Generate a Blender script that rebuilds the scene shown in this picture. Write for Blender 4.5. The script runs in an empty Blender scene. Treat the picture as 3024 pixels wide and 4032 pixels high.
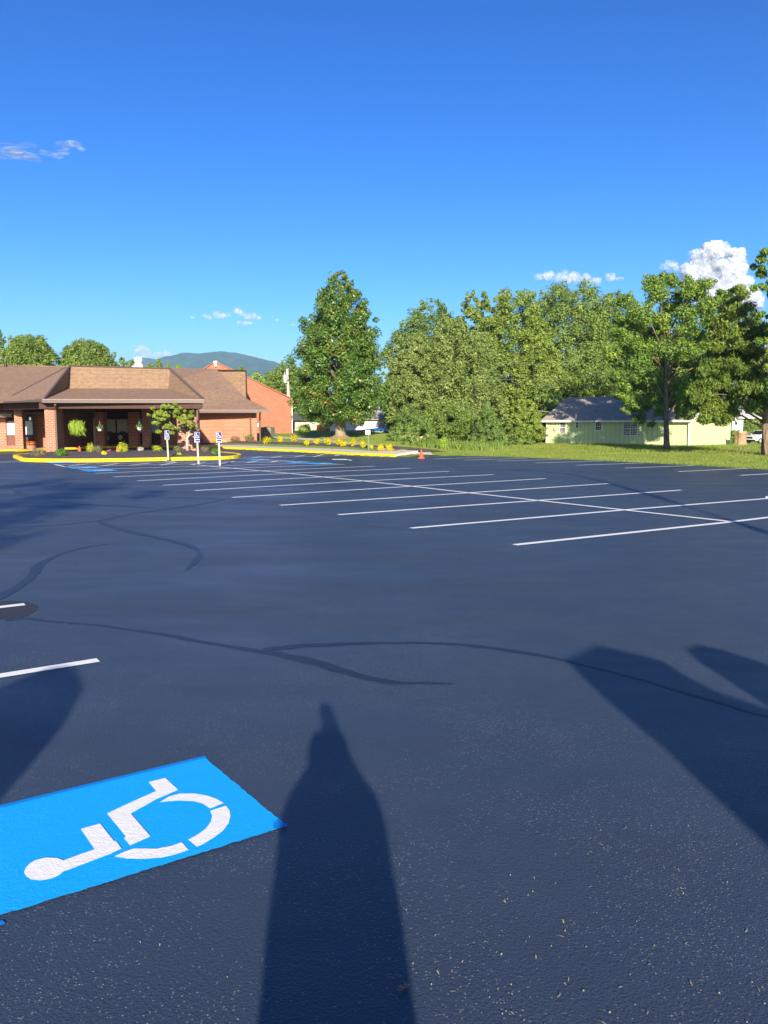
import bpy, math, random
import numpy as np
from mathutils import Vector, Matrix
# ------------------------------------------------------------------ camera, sky, sun, exposure
S = bpy.context.scene
COL = S.collection
F, HCAM, PITCH = 3195.0, 1.961, 0.1083
cam = bpy.data.cameras.new('camera'); camo = bpy.data.objects.new('camera', cam); COL.objects.link(camo)
camo.location = (0, 0, HCAM); camo.rotation_euler = (math.pi/2-PITCH, 0, 0)
cam.sensor_fit = 'VERTICAL'; cam.sensor_height = 40.32; cam.lens = F/100.0
cam.clip_start = 0.05; cam.clip_end = 30000
S.camera = camo
SUN_EL = math.radians(19.6); SX, SY = -0.0735, 0.9973       # horizontal travel direction of the light
sd = bpy.data.lights.new('sun', 'SUN'); sd.energy = 5.0; sd.angle = math.radians(0.53); sd.color = (1.0, 0.875, 0.70)
so = bpy.data.objects.new('sun', sd); COL.objects.link(so)
so.rotation_euler = Vector((SX*math.cos(SUN_EL), SY*math.cos(SUN_EL), -math.sin(SUN_EL))).to_track_quat('-Z', 'Y').to_euler()
W = bpy.data.worlds.new('World'); S.world = W; W.use_nodes = True
wn, wl = W.node_tree.nodes, W.node_tree.links
sky = wn.new('ShaderNodeTexSky'); sky.sky_type = 'NISHITA'; sky.sun_disc = False
sky.sun_elevation = SUN_EL; sky.sun_rotation = math.atan2(-SX, -SY)
sky.air_density = 1.0; sky.dust_density = 0.9; sky.ozone_density = 4.0; sky.altitude = 300
bg = wn['Background']; hsv = wn.new('ShaderNodeHueSaturation'); hsv.inputs['Hue'].default_value = 0.505; hsv.inputs['Saturation'].default_value = 1.34; hsv.inputs['Value'].default_value = 0.87
wl.new(sky.outputs[0], hsv.inputs['Color']); gam = wn.new('ShaderNodeGamma'); gam.inputs[1].default_value = 1.35; wl.new(hsv.outputs[0], gam.inputs[0]); wl.new(gam.outputs[0], bg.inputs[0]); bg.inputs[1].default_value = 0.054
S.view_settings.view_transform = 'Standard'; S.view_settings.look = 'None'
S.view_settings.exposure = 1.25; S.view_settings.gamma = 1.0
S.cycles.max_bounces = 6; S.cycles.transparent_max_bounces = 16; S.cycles.volume_bounces = 0
S.cycles.caustics_reflective = False; S.cycles.caustics_refractive = False
rng = np.random.default_rng(7); random.seed(7)
V = Vector
cp, sp = math.cos(PITCH), math.sin(PITCH)
# ------------------------------------------------------------------ measuring helpers (photo pixel + distance -> world)
def ray(px, py):
    a, b = (px-1512)/F, (py-2016)/F
    return np.array([a, cp - b*sp, -sp - b*cp])
def at(px, py, Y):
    d = ray(px, py); t = Y/d[1]
    return V((d[0]*t, Y, HCAM + d[2]*t))
def gp(px, py, z=0.0):
    d = ray(px, py); t = (z-HCAM)/d[2]
    return V((d[0]*t, d[1]*t, z))
# ------------------------------------------------------------------ lot outline and terrain height
CURB = [(-40, 52.5), (-26.6, 56), (-25, 60.5), (-22, 66.5), (-17.5, 68.3), (-15.6, 67.8), (-11.2, 62.6), (-8.8, 59.8), (-6.8, 57.6),
        (-3.6, 53.6), (-1.8, 50.6), (0.6, 48.4)]
EDGE = [(2.3, 48.9), (4.4, 50.3), (6.2, 49.3), (8.6, 46.7), (11.35, 43.6), (14.5, 38.8), (16.6, 34.6), (24, 21), (40, -8), (46, -30)]
LOT = [(-90, -30), (-90, 50)] + CURB + EDGE
LP = np.array(LOT)
def lotdist(x, y):
    P = np.stack([np.ravel(x), np.ravel(y)], 1).astype(float)
    n = len(LP); dmin = np.full(len(P), 1e9); inside = np.zeros(len(P), bool)
    for i in range(n):
        a, b = LP[i], LP[(i+1) % n]; ab = b-a
        t = np.clip(((P-a)@ab)/(ab@ab), 0, 1)
        dmin = np.minimum(dmin, np.hypot(*(P-a-t[:, None]*ab).T))
        c = ((a[1] > P[:, 1]) != (b[1] > P[:, 1]))
        with np.errstate(divide='ignore', invalid='ignore'):
            xi = (b[0]-a[0])*(P[:, 1]-a[1])/(b[1]-a[1]+1e-12)+a[0]
        inside ^= c & (P[:, 0] < xi)
    return np.where(inside, -dmin, dmin)
def sm(t): t = np.clip(t, 0, 1); return t*t*(3-2*t)
def hgt(x, y):
    x = np.asarray(x, float); y = np.asarray(y, float)
    d = lotdist(x, y).reshape(x.shape)
    left = 1-sm((x+1)/10)
    rise = (0.05+.28*sm(d/2.4)*sm((x+17)/3)+.78*sm(d/26))*left*sm((y-40)/12)
    lo = -0.9*sm((x-20)/12)*sm((y-74)/30)
    w = 0.03*np.sin(x*0.35+1)*np.sin(y*0.28)*sm(d/4)
    z = np.where(d < 0, -0.06, 0.015+rise+lo+w)
    return z
def h1(x, y): return float(hgt(np.array([x]), np.array([y]))[0])
def gt(px, py):
    d = ray(px, py); prev = 20
    Y = np.arange(20, 220, 0.1); t = Y/d[1]
    z = HCAM+d[2]*t; g = np.maximum(hgt(d[0]*t, Y), 0)
    k = np.argmax(z <= g)
    if z[k] > g[k]: k = len(Y)-1
    return V((d[0]*t[k], Y[k], g[k]))
# ------------------------------------------------------------------ node material helpers
def mat(name, col=(.5, .5, .5), rough=.7, metal=0, spec=.5):
    m = bpy.data.materials.new(name); m.use_nodes = True
    b = m.node_tree.nodes['Principled BSDF']
    b.inputs['Base Color'].default_value = (*col, 1); b.inputs['Roughness'].default_value = rough
    b.inputs['Metallic'].default_value = metal; b.inputs['Specular IOR Level'].default_value = spec
    return m
def nd(m, t, **kw):
    n = m.node_tree.nodes.new(t)
    for k, v in kw.items():
        if k in n.inputs: n.inputs[k].default_value = v
        else: setattr(n, k, v)
    return n
def lk(m, a, b): m.node_tree.links.new(a, b)
def P(m): return m.node_tree.nodes['Principled BSDF']
def ramp(m, fac, stops, interp='LINEAR'):
    r = nd(m, 'ShaderNodeValToRGB'); r.color_ramp.interpolation = interp
    e = r.color_ramp.elements
    while len(e) < len(stops): e.new(0.5)
    for i, (p, c) in enumerate(stops): e[i].position = p; e[i].color = (*c, 1) if len(c) == 3 else c
    lk(m, fac, r.inputs[0]); return r.outputs[0]
def coord(m, kind='Object', scale=(1, 1, 1)):
    tc = nd(m, 'ShaderNodeTexCoord'); mp = nd(m, 'ShaderNodeMapping'); mp.inputs['Scale'].default_value = scale
    lk(m, tc.outputs[kind], mp.inputs[0]); return mp.outputs[0]
def noise(m, vec, scale, detail=4, rough=.55):
    n = nd(m, 'ShaderNodeTexNoise', Scale=scale, Detail=detail, Roughness=rough)
    lk(m, vec, n.inputs['Vector']); return n.outputs['Fac']
def bump(m, fac, strength, dist=.02, chain=None):
    b = nd(m, 'ShaderNodeBump', Strength=strength, Distance=dist); lk(m, fac, b.inputs['Height'])
    if chain: lk(m, chain, b.inputs['Normal'])
    lk(m, b.outputs[0], P(m).inputs['Normal']); return b.outputs[0]
def mixc(m, fac, a, b, mode='MIX'):
    x = nd(m, 'ShaderNodeMix', data_type='RGBA', blend_type=mode)
    for s, i in ((fac, 0), (a, 6), (b, 7)):
        if hasattr(s, 'links'): lk(m, s, x.inputs[i])
        elif i == 0: x.inputs[0].default_value = s
        else: x.inputs[i].default_value = (*s, 1)
    return x.outputs[2]
def noisy(name, c1, c2, scale, rough=.8, kind='Object', bs=0, bd=.02, detail=5, spec=.4, sc=(1, 1, 1)):
    m = mat(name, c1, rough, spec=spec); v = coord(m, kind, sc); n = noise(m, v, scale, detail)
    lk(m, ramp(m, n, [(.35, c1), (.65, c2)]), P(m).inputs['Base Color'])
    if bs: bump(m, n, bs, bd)
    return m
def leafmat(name, stops, rough=.5, trans=.25, spec=.35, pos=0.0):
    m = mat(name, stops[0][1], rough, spec=spec)
    g = nd(m, 'ShaderNodeNewGeometry'); v = coord(m); n = noise(m, v, .35 if not pos else pos, 2)
    a = nd(m, 'ShaderNodeMath', operation='MULTIPLY_ADD'); a.inputs[1].default_value = .55; lk(m, g.outputs['Random Per Island'], a.inputs[0])
    b = nd(m, 'ShaderNodeMath', operation='MULTIPLY_ADD'); b.inputs[1].default_value = .9; b.inputs[2].default_value = -.22
    lk(m, n, b.inputs[0]); lk(m, b.outputs[0], a.inputs[2])
    c = ramp(m, a.outputs[0], stops); lk(m, c, P(m).inputs['Base Color'])
    t = nd(m, 'ShaderNodeBsdfTranslucent'); lk(m, c, t.inputs[0]); mx = nd(m, 'ShaderNodeMixShader'); mx.inputs[0].default_value = trans
    out = m.node_tree.nodes['Material Output']
    lk(m, P(m).outputs[0], mx.inputs[1]); lk(m, t.outputs[0], mx.inputs[2]); lk(m, mx.outputs[0], out.inputs[0])
    return m
# ------------------------------------------------------------------ mesh helpers
def tag(o, label=None, cat=None, group=None, kind=None):
    if label: o['label'] = label
    if cat: o['category'] = cat
    if group: o['group'] = group
    if kind: o['kind'] = kind
    return o
def empty(name, loc, label, cat, group=None, rz=0):
    o = bpy.data.objects.new(name, None); COL.objects.link(o); o.location = loc; o.rotation_euler = (0, 0, rz)
    o.empty_display_size = .2
    return tag(o, label, cat, group)
def copy_tree(o, parent=None):
    c = o.copy(); COL.objects.link(c); c.parent = parent
    for ch in list(o.children): copy_tree(ch, c)
    return c
class MB:
    def __init__(s): s.v = []; s.f = []; s.m = []; s.cur = 0
    def add(s, vs, fs):
        o = len(s.v); s.v += [tuple(map(float, p)) for p in vs]
        s.f += [tuple(i+o for i in f) for f in fs]; s.m += [s.cur]*len(fs)
    def poly(s, *p): s.add(p, [tuple(range(len(p)))])
    def box(s, x0, x1, y0, y1, z0, z1):
        s.fbox((0, 0), (1, 0), x0, x1, y0, y1, z0, z1)
    def fbox(s, o, d, s0, s1, d0, d1, z0, z1):   # frame box: along d, depth perpendicular
        o = V((o[0], o[1], 0)); d = V((d[0], d[1], 0)).normalized(); n = V((-d.y, d.x, 0))
        c = [o+d*a+n*b+V((0, 0, z)) for z in (z0, z1) for a, b in ((s0, d0), (s1, d0), (s1, d1), (s0, d1))]
        s.add(c, [(0, 3, 2, 1), (4, 5, 6, 7), (0, 1, 5, 4), (1, 2, 6, 5), (2, 3, 7, 6), (3, 0, 4, 7)])
    def slab(s, pts, t):                          # thin solid under a sloping polygon
        n = len(pts); a = [V(p) for p in pts]; b = [p-V((0, 0, t)) for p in a]
        s.add(a+b, [tuple(range(n)), tuple(range(2*n-1, n-1, -1))]+[(i, i+n, (i+1) % n+n, (i+1) % n) for i in range(n)])
    def prism(s, pts, z0, z1):
        n = len(pts)
        s.add([(p[0], p[1], z0) for p in pts]+[(p[0], p[1], z1) for p in pts],
              [tuple(range(n-1, -1, -1)), tuple(range(n, 2*n))]+[(i, (i+1) % n, (i+1) % n+n, i+n) for i in range(n)])
    def tube(s, path, r, n=6, cap=True):
        path = [V(p) for p in path]
        if not hasattr(r, '__len__'): r = [r]*len(path)
        rings = []
        for i, p in enumerate(path):
            t = (path[min(i+1, len(path)-1)]-path[max(i-1, 0)]).normalized()
            a = t.cross(V((0, 0, 1)) if abs(t.z) < .95 else V((1, 0, 0))).normalized(); b = t.cross(a)
            rings.append([p+a*math.cos(k*2*math.pi/n)*r[i]+b*math.sin(k*2*math.pi/n)*r[i] for k in range(n)])
        fs = []
        for i in range(len(path)-1):
            for k in range(n):
                fs.append((i*n+k, i*n+(k+1) % n, (i+1)*n+(k+1) % n, (i+1)*n+k))
        if cap: fs += [tuple(range(n-1, -1, -1)), tuple(range((len(path)-1)*n, len(path)*n))]
        s.add([p for q in rings for p in q], fs)
    def lathe(s, c, prof, n=14):
        c = V(c); vs = []; fs = []
        for r, z in prof:
            vs += [c+V((r*math.cos(k*2*math.pi/n), r*math.sin(k*2*math.pi/n), z)) for k in range(n)]
        for i in range(len(prof)-1):
            for k in range(n): fs.append((i*n+k, i*n+(k+1) % n, (i+1)*n+(k+1) % n, (i+1)*n+k))
        fs += [tuple(range(n-1, -1, -1)), tuple(range((len(prof)-1)*n, len(prof)*n))]
        s.add(vs, fs)
    def build(s, name, m, parent=None, smooth=False, loc=None):
        me = bpy.data.meshes.new(name); vs = s.v
        if loc is not None: vs = [(a-loc[0], b-loc[1], c-loc[2]) for a, b, c in vs]
        me.from_pydata(vs, [], s.f)
        ms = m if isinstance(m, (list, tuple)) else [m]
        for q in ms: me.materials.append(q)
        if len(ms) > 1: me.polygons.foreach_set('material_index', s.m)
        uv = me.uv_layers.new(name='UVMap')
        for p in me.polygons:
            n = p.normal
            t = V((1, 0, 0)) if abs(n.z) > .985 else V((0, 0, 1)).cross(n).normalized()
            b = n.cross(t)
            for li in p.loop_indices:
                q = V(s.v[me.loops[li].vertex_index]); uv.data[li].uv = (q.dot(t), q.dot(b))
        if smooth: me.polygons.foreach_set('use_smooth', [True]*len(me.polygons))
        o = bpy.data.objects.new(name, me); COL.objects.link(o)
        if loc is not None: o.location = loc
        if parent is not None:
            o.parent = parent
            if loc is None: o.matrix_parent_inverse = Matrix.LocRotScale(parent.location, parent.rotation_euler, None).inverted()
        return o
def fast_mesh(name, verts, quads, m, parent=None, smooth=False):
    me = bpy.data.meshes.new(name); k = quads.shape[1]
    me.vertices.add(len(verts)); me.vertices.foreach_set('co', verts.astype(np.float32).ravel())
    me.loops.add(quads.size); me.loops.foreach_set('vertex_index', quads.astype(np.int32).ravel())
    me.polygons.add(len(quads)); me.polygons.foreach_set('loop_start', np.arange(0, quads.size, k, dtype=np.int32))
    try: me.polygons.foreach_set('loop_total', np.full(len(quads), k, dtype=np.int32))
    except Exception: pass
    if smooth: me.polygons.foreach_set('use_smooth', np.ones(len(quads), bool))
    me.materials.append(m); me.update(calc_edges=True); me.validate()
    o = bpy.data.objects.new(name, me); COL.objects.link(o)
    if parent is not None: o.parent = parent
    return o
def leaves(name, clumps, n, size, m, parent=None, asp=.55, droop=.15, shell=.55, origin=(0, 0, 0), jit=.35, out=.7):
    C = np.array(clumps, float)                     # x y z rx rz
    w = C[:, 3]*C[:, 3]; w /= w.sum()
    k = rng.choice(len(C), n, p=w)
    d = rng.normal(size=(n, 3)); d /= np.linalg.norm(d, axis=1)[:, None]
    r = 1-shell*rng.random(n)**1.6 + rng.normal(size=n)*.06
    pos = C[k, :3]+d*r[:, None]*np.stack([C[k, 3], C[k, 3], C[k, 4]], 1) - np.array(origin)
    nrm = d*out+rng.normal(size=(n, 3))*jit+np.array([0, 0, .25]); nrm /= np.linalg.norm(nrm, axis=1)[:, None]
    t = np.cross(nrm, rng.normal(size=(n, 3))); t /= np.linalg.norm(t, axis=1)[:, None]
    t[:, 2] -= droop; b = np.cross(nrm, t)
    s = size*(.6+.8*rng.random(n))[:, None]
    a = t*s*.5; c = b*s*.5*asp
    vs = np.stack([pos-a, pos+c-a*.1, pos+a, pos-c-a*.1], 1).reshape(-1, 3)
    return fast_mesh(name, vs, np.arange(4*n).reshape(-1, 4), m, parent)
def strip(pts, w, z, fn=None):
    """flat ribbon along world points; w scalar or list"""
    mb = MB(); pts = [V((p[0], p[1], 0)) for p in pts]
    L = []; R = []
    for i, p in enumerate(pts):
        t = (pts[min(i+1, len(pts)-1)]-pts[max(i-1, 0)]).normalized(); n = V((-t.y, t.x, 0))
        ww = w[i] if hasattr(w, '__len__') else w
        L.append(p+n*ww/2+V((0, 0, z))); R.append(p-n*ww/2+V((0, 0, z)))
    for i in range(len(pts)-1): mb.poly(R[i], R[i+1], L[i+1], L[i])
    return mb
# ------------------------------------------------------------------ materials
def asphalt_mat():
    m = mat('sealed_asphalt', (.03, .033, .042), .5, spec=.5); v = coord(m)
    big = ramp(m, noise(m, v, .22, 6, .62), [(.3, (0, 0, 0)), (.7, (1, 1, 1))]); mid = noise(m, v, 3, 4); fine = noise(m, v, 55, 3, .7)
    c = mixc(m, big, (.026, .042, .072), (.050, .067, .098))
    c = mixc(m, ramp(m, mid, [(.3, (0, 0, 0)), (.75, (1, 1, 1))]), c, (.034, .048, .076))
    # worn stone tips, more of them in patches
    vo = nd(m, 'ShaderNodeTexVoronoi', Scale=85.0); lk(m, v, vo.inputs['Vector'])
    tip = ramp(m, vo.outputs['Distance'], [(.0, (1, 1, 1)), (.26, (1, 1, 1)), (.34, (0, 0, 0))])
    sel = nd(m, 'ShaderNodeSeparateColor'); lk(m, vo.outputs['Color'], sel.inputs[0])
    th = nd(m, 'ShaderNodeMath', operation='MULTIPLY_ADD'); lk(m, noise(m, v, 1.1, 5, .65), th.inputs[0]); th.inputs[1].default_value = -2.2; th.inputs[2].default_value = 1.95
    gt_ = nd(m, 'ShaderNodeMath', operation='GREATER_THAN'); lk(m, sel.outputs[0], gt_.inputs[0]); lk(m, th.outputs[0], gt_.inputs[1])
    mu = nd(m, 'ShaderNodeMath', operation='MULTIPLY'); lk(m, tip, mu.inputs[0]); lk(m, gt_.outputs[0], mu.inputs[1])
    c = mixc(m, mu.outputs[0], c, (.17, .18, .17))
    lk(m, c, P(m).inputs['Base Color'])
    lk(m, ramp(m, noise(m, coord(m, 'Object', (.5, 1.6, 1)), .5, 5, .6), [(.3, (.36,)*3), (.7, (.58,)*3)]), P(m).inputs['Roughness'])
    vb = nd(m, 'ShaderNodeTexVoronoi', Scale=95.0); lk(m, v, vb.inputs['Vector'])
    b1 = bump(m, vb.outputs['Distance'], .55, .004)
    bump(m, fine, .6, .006, b1)
    return m
M_ASPH = asphalt_mat()
M_SEAM = noisy('crack_seal', (.012, .014, .022), (.019, .022, .032), 30, .42, bs=.3, bd=.003)
def paint_mat(name, c, c2, rough=.55):
    m = mat(name, c, rough); v = coord(m); n = noise(m, v, 28, 5, .65); n2 = noise(m, v, 5, 4)
    cc = mixc(m, n2, c, c2); w = ramp(m, noise(m, v, 90, 4, .8), [(.28, (.8,)*3), (.36, (0, 0, 0))])
    cc = mixc(m, w, cc, tuple(a*.35 for a in c)); lk(m, cc, P(m).inputs['Base Color'])
    vb = nd(m, 'ShaderNodeTexVoronoi', Scale=95.0); lk(m, v, vb.inputs['Vector'])
    b1 = bump(m, vb.outputs['Distance'], .35, .003); bump(m, n, .5, .006, b1); return m
M_WHITE = paint_mat('white_road_paint', (.88, .88, .86), (.80, .80, .79))
M_BLUEP = paint_mat('blue_road_paint', (.0, .36, .88), (.005, .41, .92))
M_TAPE = mat('blue_tape', (.0, .2, .66), .45)
M_YEL = noisy('yellow_kerb_paint', (.86, .68, .005), (.78, .60, .01), 2.5, .6, bs=.2)
M_CONC = noisy('pale_concrete', (.52, .46, .37), (.62, .55, .45), 3, .85, bs=.2)
def brick_mat(name, c1, c2, mortar, bw=.215, bh=.075):
    m = mat(name, c1, .85); tc = nd(m, 'ShaderNodeTexCoord')
    b = nd(m, 'ShaderNodeTexBrick'); b.inputs['Scale'].default_value = 1; b.inputs['Brick Width'].default_value = bw; b.inputs['Row Height'].default_value = bh
    b.inputs['Mortar Size'].default_value = .022; b.inputs['Mortar Smooth'].default_value = .1; b.inputs['Bias'].default_value = -.2
    b.inputs['Color1'].default_value = (*c1, 1); b.inputs['Color2'].default_value = (*c2, 1); b.inputs['Mortar'].default_value = (*mortar, 1)
    lk(m, tc.outputs['UV'], b.inputs['Vector'])
    v = coord(m); n = noise(m, v, .9, 4)
    lk(m, mixc(m, ramp(m, n, [(.3, (0, 0, 0)), (.7, (.35,)*3)]), b.outputs['Color'], tuple(x*.6 for x in c1)), P(m).inputs['Base Color'])
    bump(m, b.outputs['Fac'], -.4, .01); return m
M_BRICK = brick_mat('red_brick', (.42, .125, .07), (.28, .075, .045), (.48, .31, .23), .32, .12)
M_BRICK2 = brick_mat('orange_brick', (.50, .15, .075), (.36, .095, .05), (.50, .29, .20), .32, .12)
def shingle_mat(name, c1, c2, c3, rh=.14, bw=.32):
    m = mat(name, c1, .9, spec=.2); tc = nd(m, 'ShaderNodeTexCoord')
    b = nd(m, 'ShaderNodeTexBrick'); b.inputs['Scale'].default_value = 1; b.inputs['Brick Width'].default_value = bw; b.inputs['Row Height'].default_value = rh
    b.inputs['Mortar Size'].default_value = .012; b.inputs['Mortar Smooth'].default_value = .3
    for k, c in (('Color1', c1), ('Color2', c2), ('Mortar', c3)): b.inputs[k].default_value = (*c, 1)
    lk(m, tc.outputs['UV'], b.inputs['Vector'])
    v = coord(m); n = noise(m, v, 1.3, 6, .7); nn = noise(m, coord(m, 'Object', (1, 3, 3)), 3.2, 5, .75)
    x = mixc(m, ramp(m, n, [(.3, (0, 0, 0)), (.75, (.5,)*3)]), b.outputs['Color'], tuple(q*.8 for q in c2))
    x = mixc(m, ramp(m, nn, [(.42, (.0,)*3), (.62, (.6,)*3)]), x, tuple(min(1, q*1.45) for q in c1))
    lk(m, x, P(m).inputs['Base Color']); bump(m, b.outputs['Fac'], -.5, .02); return m
M_SHING = shingle_mat('brown_shingles', (.25, .165, .118), (.19, .125, .09), (.11, .07, .05))
M_SHAKE = shingle_mat('tan_shakes', (.225, .15, .098), (.19, .128, .083), (.06, .04, .027), .30, .9)
M_GSHING = shingle_mat('grey_shingles', (.33, .29, .25), (.27, .24, .205), (.16, .14, .12))
M_SOFF = noisy('dark_brown_trim', (.055, .022, .016), (.07, .028, .02), 6, .7)
M_FASC = mat('brown_gutter', (.115, .082, .07), .4)
M_BPANEL = noisy('brown_panel', (.15, .062, .04), (.18, .075, .05), 8, .7)
M_SPOUT = mat('downspout_brown', (.16, .10, .085), .45)
M_GLASS = mat('dark_glass', (.01, .012, .016), .06, spec=.9)
M_BLIND = noisy('white_blinds', (.62, .66, .66), (.70, .74, .74), 2, .5)
M_DKFR = mat('black_frame', (.012, .012, .014), .4)
M_WTRIM = noisy('white_trim', (.72, .72, .68), (.8, .8, .76), 4, .6)
M_METAL = mat('galvanised_metal', (.55, .56, .57), .45, .6)
M_POST = noisy('cream_post_paint', (.50, .49, .41), (.56, .55, .47), 6, .5)
M_SBLUE = mat('sign_blue', (.006, .035, .19), .5)
M_SWHITE = mat('sign_white', (.68, .68, .68), .4)
M_ORANGE = noisy('orange_plastic', (.85, .10, .015), (.75, .07, .01), 8, .5)
M_BARK = noisy('bark', (.10, .07, .045), (.21, .15, .10), 7, .95, bs=.9, bd=.04, sc=(1, 1, .25))
M_BARKL = noisy('pale_bark', (.34, .31, .25), (.46, .42, .35), 9, .9, bs=.4)
M_BARKG = noisy('grey_bark', (.20, .16, .11), (.30, .25, .18), 7, .95, bs=.8, bd=.03, sc=(1, 1, .3))
M_MULCH = noisy('dark_mulch', (.045, .034, .032), (.13, .10, .095), 9, 1, bs=1, bd=.05, detail=8)
M_POLE = noisy('weathered_pole', (.50, .46, .38), (.60, .56, .47), 5, .9, sc=(1, 1, .2))
def grass_mat():
    m = mat('mown_grass', (.1, .2, .03), .9, spec=.15); v = coord(m)
    a = noise(m, v, .22, 6, .65); b = noise(m, v, 6, 4, .7); s = noise(m, coord(m, 'Object', (.3, 2.2, 1)), 1.1, 4)
    c = mixc(m, ramp(m, a, [(.3, (0, 0, 0)), (.7, (1, 1, 1))]), (.19, .285, .05), (.27, .36, .07))
    c = mixc(m, ramp(m, b, [(.35, (0, 0, 0)), (.75, (.7,)*3)]), c, (.13, .21, .03))
    c = mixc(m, ramp(m, s, [(.5, (0, 0, 0)), (.8, (.6,)*3)]), c, (.34, .38, .09))
    lk(m, c, P(m).inputs['Base Color']); bump(m, b, .8, .06); return m
M_GRASS = grass_mat()
M_BLADE = leafmat('grass_blades', [(.1, (.14, .21, .035)), (.5, (.24, .31, .06)), (.9, (.36, .38, .11))], .7, .4, .1)
# ------------------------------------------------------------------ ground
def graded(a, lo, hi, step, b):
    mid = np.arange(lo, hi+step/2, step); L = []; x = lo; s = step
    while x > a: s *= 1.35; x -= s; L.append(max(x, a))
    R = []; x = hi; s = step
    while x < b: s *= 1.35; x += s; R.append(min(x, b))
    return np.array(L[::-1]+list(mid)+R)
gx = graded(-6000, -34, 34, .6, 6000); gy = graded(-2000, 26, 100, .6, 7000)
X, Y = np.meshgrid(gx, gy); Z = hgt(X, Y); nx, ny = len(gx), len(gy)
idx = np.arange(nx*ny).reshape(ny, nx)
q = np.stack([idx[:-1, :-1], idx[:-1, 1:], idx[1:, 1:], idx[1:, :-1]], -1).reshape(-1, 4)
o = fast_mesh('ground', np.stack([X.ravel(), Y.ravel(), Z.ravel()], 1), q, M_GRASS, smooth=True); tag(o, kind='structure')
mb = MB(); mb.poly(*[(p[0], p[1], 0) for p in LOT])
o = mb.build('parking_lot', M_ASPH); tag(o, kind='structure')
# kerb + sidewalk + mulch strip following the curved edge
def offset_line(pts, d):
    out = []
    for i in range(len(pts)):
        a = V(pts[max(i-1, 0)]); b = V(pts[min(i+1, len(pts)-1)]); t = (b-a).normalized(); out.append(V(pts[i])+V((-t.y, t.x))*d)
    return out
def resample(pts, step):
    out = []; pts = [V(p) for p in pts]
    for a, b in zip(pts, pts[1:]):
        n = max(1, int((b-a).length/step)); out += [a.lerp(b, i/n) for i in range(n)]
    return out+[pts[-1]]
def smooth_line(pts, it=2):
    for _ in range(it):
        q = [pts[0]]
        for a, b in zip(pts, pts[1:]): a, b = V(a), V(b); q += [a.lerp(b, .25), a.lerp(b, .75)]
        pts = q+[pts[-1]]
    return pts
def ribbon(pts, d0, d1, z0f, z1f, bottom=-.1):
    A = offset_line(pts, d0); B = offset_line(pts, d1); mb = MB()
    for i in range(len(pts)-1):
        a0, a1, b0, b1 = A[i], A[i+1], B[i], B[i+1]
        mb.poly((*a0, z0f(a0)), (*a1, z0f(a1)), (*b1, z1f(b1)), (*b0, z1f(b0)))
        mb.poly((*a0, bottom), (*a1, bottom), (*a1, z0f(a1)), (*a0, z0f(a0)))
        mb.poly((*b1, bottom), (*b0, bottom), (*b0, z1f(b0)), (*b1, z1f(b1)))
    for e in (0, -1):
        mb.poly((*A[e], bottom), (*A[e], z0f(A[e])), (*B[e], z1f(B[e])), (*B[e], bottom))
    return mb
right_kerb = smooth_line(CURB[5:])
left_kerb = smooth_line(CURB[:6])
c15 = lambda p: .15
for ln in (right_kerb, left_kerb):
    o = ribbon(ln, 0, .16, c15, c15).build('kerb', M_YEL); tag(o, kind='structure')
    o = (ribbon(ln, .163, 2.2, lambda p: .147, lambda p: .147+.17*float(sm(np.array((p[0]+17)/3)))) if ln is right_kerb else ribbon(ln, .163, 1.45, c15, c15)).build('sidewalk', M_CONC); tag(o, kind='structure')
mul = lambda p: max(.16, h1(p[0], p[1])+.07)
o = MB()
rk = resample(right_kerb, .8)
off = [2.202, 2.6, 3.2, 3.8, 4.5, 5.2]
for k in range(len(off)-1):
    A = offset_line(rk, off[k]); B = offset_line(rk, off[k+1])
    za = (lambda p: .15+.15*float(sm(np.array((p[0]+17)/3)))) if k == 0 else mul; zb = mul if k < len(off)-2 else (lambda p: h1(p[0], p[1])-.02)
    for i in range(len(rk)-1):
        o.poly((*A[i], za(A[i])), (*A[i+1], za(A[i+1])), (*B[i+1], zb(B[i+1])), (*B[i], zb(B[i])))
o = o.build('mulch_bed', M_MULCH, smooth=True); tag(o, kind='structure')
# mulch in front of the wing wall
o = MB(); o.prism([(-17.5, 69.6), (-15.4, 69.6), (-12.5, 66.4), (-10.6, 65.6), (-9.9, 68), (-10.6, 70.6), (-17.5, 70.4)], .0, .33)
tag(o.build('mulch_bed', M_MULCH), kind='structure')
# bare soil and pale path at the right end of the kerb
o = strip([(.6, 48.7), (1.6, 49.3), (2.6, 49.6), (3.6, 50.3)], [.5, 1.1, .9, .3], .06).build('soil_patch', noisy('brown_soil', (.20, .13, .09), (.27, .19, .13), 5, 1)); tag(o, kind='structure')
pth = [gt(1700, 1789), gt(1620, 1783), gt(1560, 1775), gt(1480, 1760), gt(1400, 1750), gt(1300, 1738), gt(1180, 1728), gt(1060, 1722), gt(1000, 1720)]
pth = resample([(p.x, p.y) for p in pth], 1.0)
pm = MB(); A = offset_line(pth, -.75); B = offset_line(pth, .75)
for i in range(len(pth)-1):
    f = lambda p: max(0, h1(p[0], p[1]))+.035
    pm.poly((*A[i+1], f(A[i+1])), (*A[i], f(A[i])), (*B[i], f(B[i])), (*B[i+1], f(B[i+1])))
o = pm.build('path', M_CONC); tag(o, kind='structure')
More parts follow.
